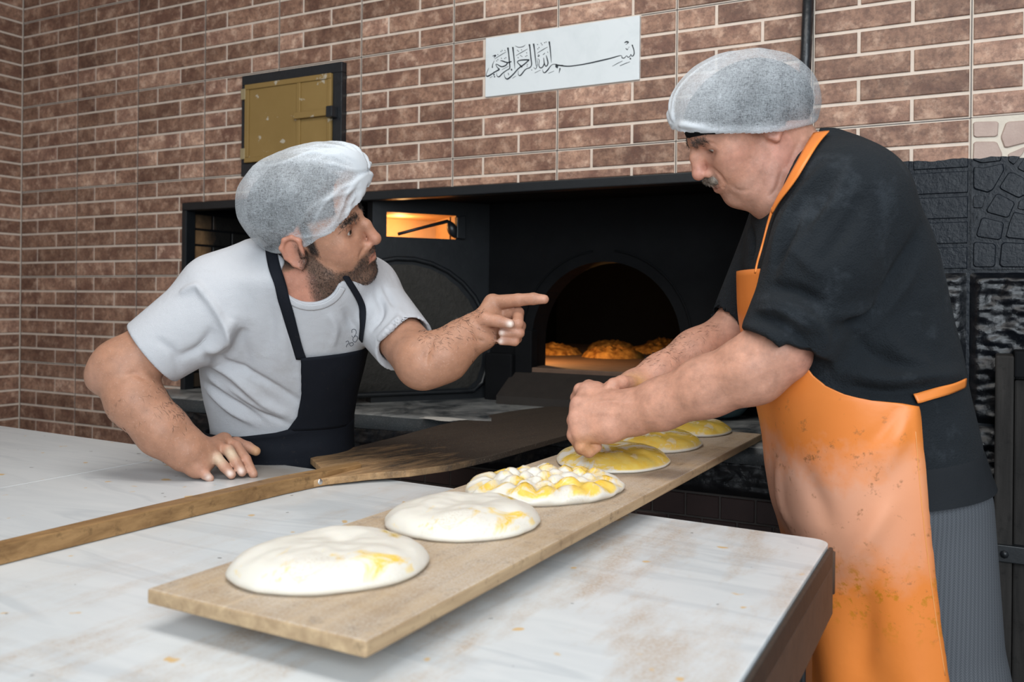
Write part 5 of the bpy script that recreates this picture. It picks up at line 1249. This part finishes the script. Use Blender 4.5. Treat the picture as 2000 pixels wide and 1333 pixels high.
V2 = folds(V2, F2, [([(1390, 326), (1408, 345), (1418, 362)], -.003, .0035), ([(1375, 293), (1390, 300), (1405, 296)], -.0022, .0030), ([(1372, 278), (1388, 279), (1402, 286)], -.0018, .0025), ([(1528, 330), (1520, 365), (1500, 388)], -.0045, .005), ([(1545, 320), (1535, 360), (1520, 390)], .003, .006), ([(1428, 360), (1440, 372), (1462, 372)], -.002, .004), ([(1500, 300), (1490, 340), (1478, 370)], -.002, .005), ([(1560, 275), (1550, 300), (1538, 330)], -.002, .005),
  ([(1480, 700), (1420, 728), (1360, 752)], .002, .010), ([(1540, 720), (1450, 760), (1340, 800)], -.002, .012), ([(1240, 790), (1190, 785), (1150, 790)], .0016, .004), ([(1235, 805), (1180, 808), (1140, 812)], .0016, .004)]); N2 = normals(V2, F2); L2_ = H2.loc(V2); x, y, z = L2_.T
inh = (np.abs(x) < .14) & (np.abs(y) < .1) & (z > -.15) & (z < .15)
col = np.repeat(np.array([[.50, .255, .175]]), len(V2), 0)
lips = np.exp(-((x-.103)/.014)**2-((z+.060)/.007)**2)*(np.abs(y) < .021)*inh; col = paint(col, .5*lips, (.40, .16, .13))
col = paint(col, .6*np.exp(-((x-.114)/.02)**2-(y/.022)**2-((z+.024)/.022)**2)*inh, (.62, .26, .20)); col = paint(col, .4*np.exp(-((x-.065)/.03)**2-((z+.02)/.02)**2)*inh, (.60, .28, .21))
col = paint(col, .5*inh*(np.abs(y) > .071)*(x < .012), (.60, .29, .22))
neck = np.exp(-(np.linalg.norm(V2-P(1530, 330, 1.48), axis=1)/.055)**2); col = paint(col, .5*neck, (.52, .22, .165))
brow = np.exp(-((z-.026)/.0045)**2)*sstep(np.abs(y), .010, .015)*sstep(.050-np.abs(y), 0, .008)*(x > .06)*inh; col = paint(col, .55*brow, (.10, .075, .06))
must = np.exp(-((z+.0425)/.0065)**2)*sstep(.030-np.abs(y), 0, .008)*(x > .082)*inh; col = paint(col, .6*must, (.30, .25, .21))
stub = sstep(-.058-z, 0, .012)*sstep(x, .0, .02)*inh*(1-np.clip(lips*2, 0, 1)); col = paint(col, .14*stub, (.34, .28, .25))
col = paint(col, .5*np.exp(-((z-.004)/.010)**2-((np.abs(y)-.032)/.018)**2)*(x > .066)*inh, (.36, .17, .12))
hl = [(P(1145, 872, 1.55), .022, (.60, .30, .10), .6), (P(1240, 757, 1.62), .018, (.62, .36, .04), .75), (P(1565, 708, 1.40), .035, (.60, .27, .20), .6)]
for p in KM: hl.append((p-RV*.012, .014, (.62, .33, .26), .6))
col = blobs(V2, col, hl)
p2 = link('person', fast_mesh('person', V2, F2, col), None, M_SKIN2)
tag(p2, 'older baker in charcoal sweater and orange apron pressing dough on the board', 'person')
H2.eyes(p2, .5)
Sm = Solid()
for y_ in (-1, 1): Sm.chain([H2.t(.1035, .002*y_, -.042), H2.t(.1005, .013*y_, -.045), H2.t(.092, .025*y_, -.055)], [.0066, .0078, .0045], .006)
Vm, Fm = Sm.mesh('moustache', .0022, 1); mo = link('moustache', fast_mesh('moustache', Vm, Fm), p2, M_GREYHAIR)
strands('moustache_hair', Vm, Fm, np.ones(len(Vm)), 900, .008, -H2.u, M_GREYHAIR, mo, .0003, jit=.35)
strands('eyebrow', V2, F2, brow+1e-12, 420, .007, -H2.f*.3+H2.u*.1, plain('brow_hair', (.05, .04, .035), .6), p2, .0004, jit=.5)
f2 = (seg_dist(V2, np.array([P(1290, 735, 1.67), P(1400, 680, 1.71)]))[0] < .05)*1.0; strands('forearm_hair', V2, F2, f2*sstep(N2 @ UV, -.2, .8)+1e-12, 260, .009, -RV*.5-UV*.3, M_HAIR1, p2, .00012, lift=.3)
# knit cap under the net, then the net
Sk = Solid(); Sk.ell(H2.t(-.004, 0, .033), np.array([.103, .086, .071])*.985, H2.R, .01)
for y_ in (-1, 1): Sk.ell(H2.t(-.006, .074*y_, .012), (.036, .022, .042), H2.R, .02)
Sk.ell(H2.t(-.066, 0, .002), (.056, .068, .056), H2.R, .02)
kp_, kn_n = plane3(P(1330, 273, 1.53), P(1490, 256, 1.45), P(1586, 258, 1.56)); Sk.half(kp_, kn_n, .005)
Vk, Fk = Sk.mesh('knit_cap', .004, 2); link('knit_cap', fast_mesh('knit_cap', Vk, Fk), p2, M_BEANIE)
rp2, rn2 = plane3(P(1322, 250, 1.53), P(1490, 259, 1.445), P(1580, 230, 1.56))
Rc2 = np.stack([RV*.99-UV*.11, FV, RV*.11+UV*.99], 1)
net_cap('hair_net', p2, Sk, [(H2.t(-.004, 0, .033), np.array([.103, .086, .071])*.985+.008, H2.R, .01), (H2.t(-.006, .074, .012), (.042, .028, .048), H2.R, .02), (H2.t(-.066, 0, .002), (.060, .073, .059), H2.R, .02), (P(1451, 205, 1.53), (.108, .108, .087), Rc2, .02), (P(1392, 222, 1.53), (.060, .075, .055), None, .05), (P(1515, 195, 1.53), (.055, .075, .055), None, .05)], rp2, rn2, (P(1324, 246, 1.50), -RV*.95-FV*.2), 18, .0034)
# sweater
hA, hB = P(1812, 989, 1.40), P(1936, 936, 1.52); hl_ = (hB-hA) @ RV; ks = (hB[2]-hA[2])/hl_; hn = np.cross((hB-hA)-((hB-hA) @ FV)*FV, FV); hn = hn if hn[2] < 0 else -hn
S = Solid()
S.cone(P(1650, 400, 1.44), P(1605, 520, 1.415), .098, .082, .04); S.cone(P(1605, 520, 1.415), P(1538, 655, 1.415), .082, .071, .03); S.cone(P(1612, 600, 1.41), P(1575, 660, 1.41), .045, .052, .03)
S.cone(P(1548, 450, 1.70), P(1440, 638, 1.73), .085, .055, .03)
cA = P(1514, 668, 1.42); nA = -RV*.36-UV*.93; S.clip(cA, nA, P(1490, 775, 1.43), .145)
cB = P(1404, 655, 1.72); nB = -RV*.55-UV*.83; S.clip(cB, nB, P(1360, 705, 1.71), .10)
S.cone(P(1535, 640, 1.425), P(1505, 720, 1.43), .0545, .0565, .003, 'sub'); S.cone(P(1450, 610, 1.73), P(1400, 690, 1.71), .048, .048, .003, 'sub')
S.loft(T2, .03)
S.cone(nb2+UV*.01, H2.t(-.03, 0, -.03), .068, .070, .006, 'sub'); S.cone(P(1548, 300, 1.52), P(1512, 368, 1.50), .050, .036, .012, 'sub'); S.cone(P(1500, 340, 1.50), P(1480, 350, 1.50), .05, .05, .01, 'sub'); S.half(hA, hn, .004)
Vs, Fs = S.mesh('sweater', .0038, 2)
Vs = folds(Vs, Fs, [([(1620, 320), (1570, 380), (1530, 450), (1505, 520)], .007, .012), ([(1640, 360), (1590, 430), (1555, 500)], -.006, .011), ([(1560, 420), (1530, 480), (1512, 530)], -.007, .009), ([(1800, 450), (1760, 530), (1700, 610), (1640, 640)], -.012, .014), ([(1790, 500), (1750, 570), (1690, 640)], .008, .014), ([(1630, 620), (1700, 600), (1760, 540)], .007, .012),
  ([(1480, 590), (1540, 600), (1600, 640), (1612, 690)], .007, .010), ([(1470, 620), (1520, 630), (1570, 665), (1585, 700)], -.006, .008), ([(1500, 560), (1560, 570), (1615, 600)], -.008, .010), ([(1455, 635), (1500, 650), (1545, 680), (1578, 705)], .005, .006), ([(1640, 720), (1720, 742), (1800, 738), (1880, 730)], .010, .014), ([(1650, 755), (1740, 765), (1830, 752)], -.008, .010), ([(1660, 640), (1700, 690), (1760, 720)], -.006, .012), ([(1720, 640), (1760, 690), (1820, 715)], .005, .012),
  ([(1460, 430), (1470, 480), (1462, 520)], -.005, .010), ([(1405, 610), (1420, 630), (1440, 640)], -.004, .008), ([(1545, 480), (1580, 520), (1610, 540)], .004, .010), ([(1660, 330), (1620, 400), (1560, 480), (1525, 545)], .006, .010), ([(1690, 380), (1650, 450), (1600, 520)], -.005, .012), ([(1480, 605), (1530, 612), (1590, 650)], .006, .006)], 2.0)
sw = link('sweater', fast_mesh('sweater', Vs, Fs), p2, M_SWEAT); swb = bvh(Vs, Fs)
Sx = Solid(); Sx.loft(T2, .02); LD2 = Sx.loftdata
Vr = []; NC = 90; la0 = (hA-CAM) @ RV
for j in range(11):
    for k in range(NC+1):
        ang = -math.pi+2*math.pi*k/NC; h0 = hA[2] + .066*j/10; q = loft_pt(LD2, h0, ang, 0)
        for _ in range(4): q = loft_pt(LD2, h0 + ks*(((q-CAM) @ RV)-la0), ang, (.0085-.0008*j if j < 10 else -.002) if ((q-CAM) @ RV) > la0-.05 else -.006)
        Vr.append(q)
Vr = np.array(Vr); n = NC+1; Fr = np.array([(j*n+k, j*n+k+1, (j+1)*n+k+1, (j+1)*n+k) for j in range(10) for k in range(NC)])
link('sweater_rib', fast_mesh('sweater_rib', Vr, Fr), sw, M_WAIST)
# trousers
legs = [(leg2(hp, 0), [.116, .104, .088]) for hp in (hipn, hipf)]
trousers(p2, [(P(1730, 960, 1.56), (.118, .16, .12), np.stack([RV, FV, UV], 1), .03)], legs, M_HERR, .005)
for hp in (hipn, hipf): shoe(p2, leg2(hp, 0)[2][:2], BF2)
# orange apron
TA = [(505, 1452, 1800, 1.56, .18), (540, 1447, 1838, 1.56, .182), (620, 1450, 1857, 1.56, .18), (700, 1464, 1877, 1.56, .18), (745, 1474, 1884, 1.56, .184), (800, 1487, 1895, 1.56, .188), (860, 1499, 1912, 1.56, .19), (930, 1506, 1932, 1.56, .192), (990, 1516, 1940, 1.56, .192), (1040, 1532, 1942, 1.56, .192), (1120, 1552, 1946, 1.56, .19), (1333, 1580, 1960, 1.56, .19), (1640, 1600, 1975, 1.56, .19)]
TA = [(v, a+14, b-24, c, d) for v, a, b, c, d in TA]
Sx = Solid(); Sx.loft(TA, .02); LDA = Sx.loftdata
ue = lambda v: float(np.interp(v, [505, 522, 560, 620, 680, 708, 728, 745, 757, 766, 774, 790, 990, 1170, 1333, 1640], [1506, 1508, 1518, 1538, 1558, 1572, 1590, 1614, 1645, 1690, 1792, 1796, 1816, 1838, 1864, 1900]))
rows = []
for v in np.r_[np.linspace(528, 700, 16), np.linspace(708, 776, 16), np.linspace(784, 1560, 60)]:
    h = vz(v, 1.50, 1700); a = ang_at(LDA, h, ue(v), .008, -math.pi, -.02); rows.append((h, a, -2*math.pi-a if False else -math.pi-(a+math.pi)))
fold_f = lambda h, a: .0095 + .010*sstep(np.array([.98-h]), 0, .5)[0]*math.sin(a*7+h*3)*.9
Va, Fa = patch(LDA, rows, 70, fold_f, 0)
Va = folds(Va, Fa, [([(1785, 790), (1740, 850), (1680, 900)], .010, .010), ([(1780, 830), (1740, 890), (1715, 930)], .007, .009), ([(1770, 800), (1720, 860), (1670, 890)], -.007, .010), ([(1740, 980), (1690, 1060), (1640, 1130)], .009, .012), ([(1560, 900), (1600, 980), (1620, 1040)], -.006, .02), ([(1520, 900), (1525, 980), (1545, 1030)], .007, .012), ([(1700, 1150), (1690, 1240), (1680, 1330)], -.008, .02)])
ap2 = link('apron', fast_mesh('apron', Va, Fa), p2, M_VINYL); m = ap2.modifiers.new('thick', 'SOLIDIFY'); m.thickness = .0022; m.offset = 0
apb = bvh(Va, Fa)
ribbon('apron_hem', apb, [(1783, 790), (1800, 990), (1822, 1170), (1845, 1320)], .0016, .0004, plain('orange_stitch', (.74, .30, .09), .5), ap2, .0012, 40)
ribbon('waist_tie', swb, [(1784, 782), (1815, 772), (1850, 757), (1876, 746)], .0155, .002, M_VINYL, ap2, .007, 24, back=1.45)
ribbon('neck_strap', swb, [(1606, 266), (1590, 290), (1570, 325), (1548, 362), (1528, 392), (1516, 415)], .026, .0022, M_VINYL, ap2, .006, 40, taper=([0, .5, 1], [1, .9, .45]), back=1.49)
ribbon('neck_strap', swb, [(1518, 408), (1508, 440), (1498, 480), (1488, 515), (1484, 535)], .0105, .0022, M_VINYL, ap2, .006, 30, taper=([0, 1], [1, .8]), back=1.50)
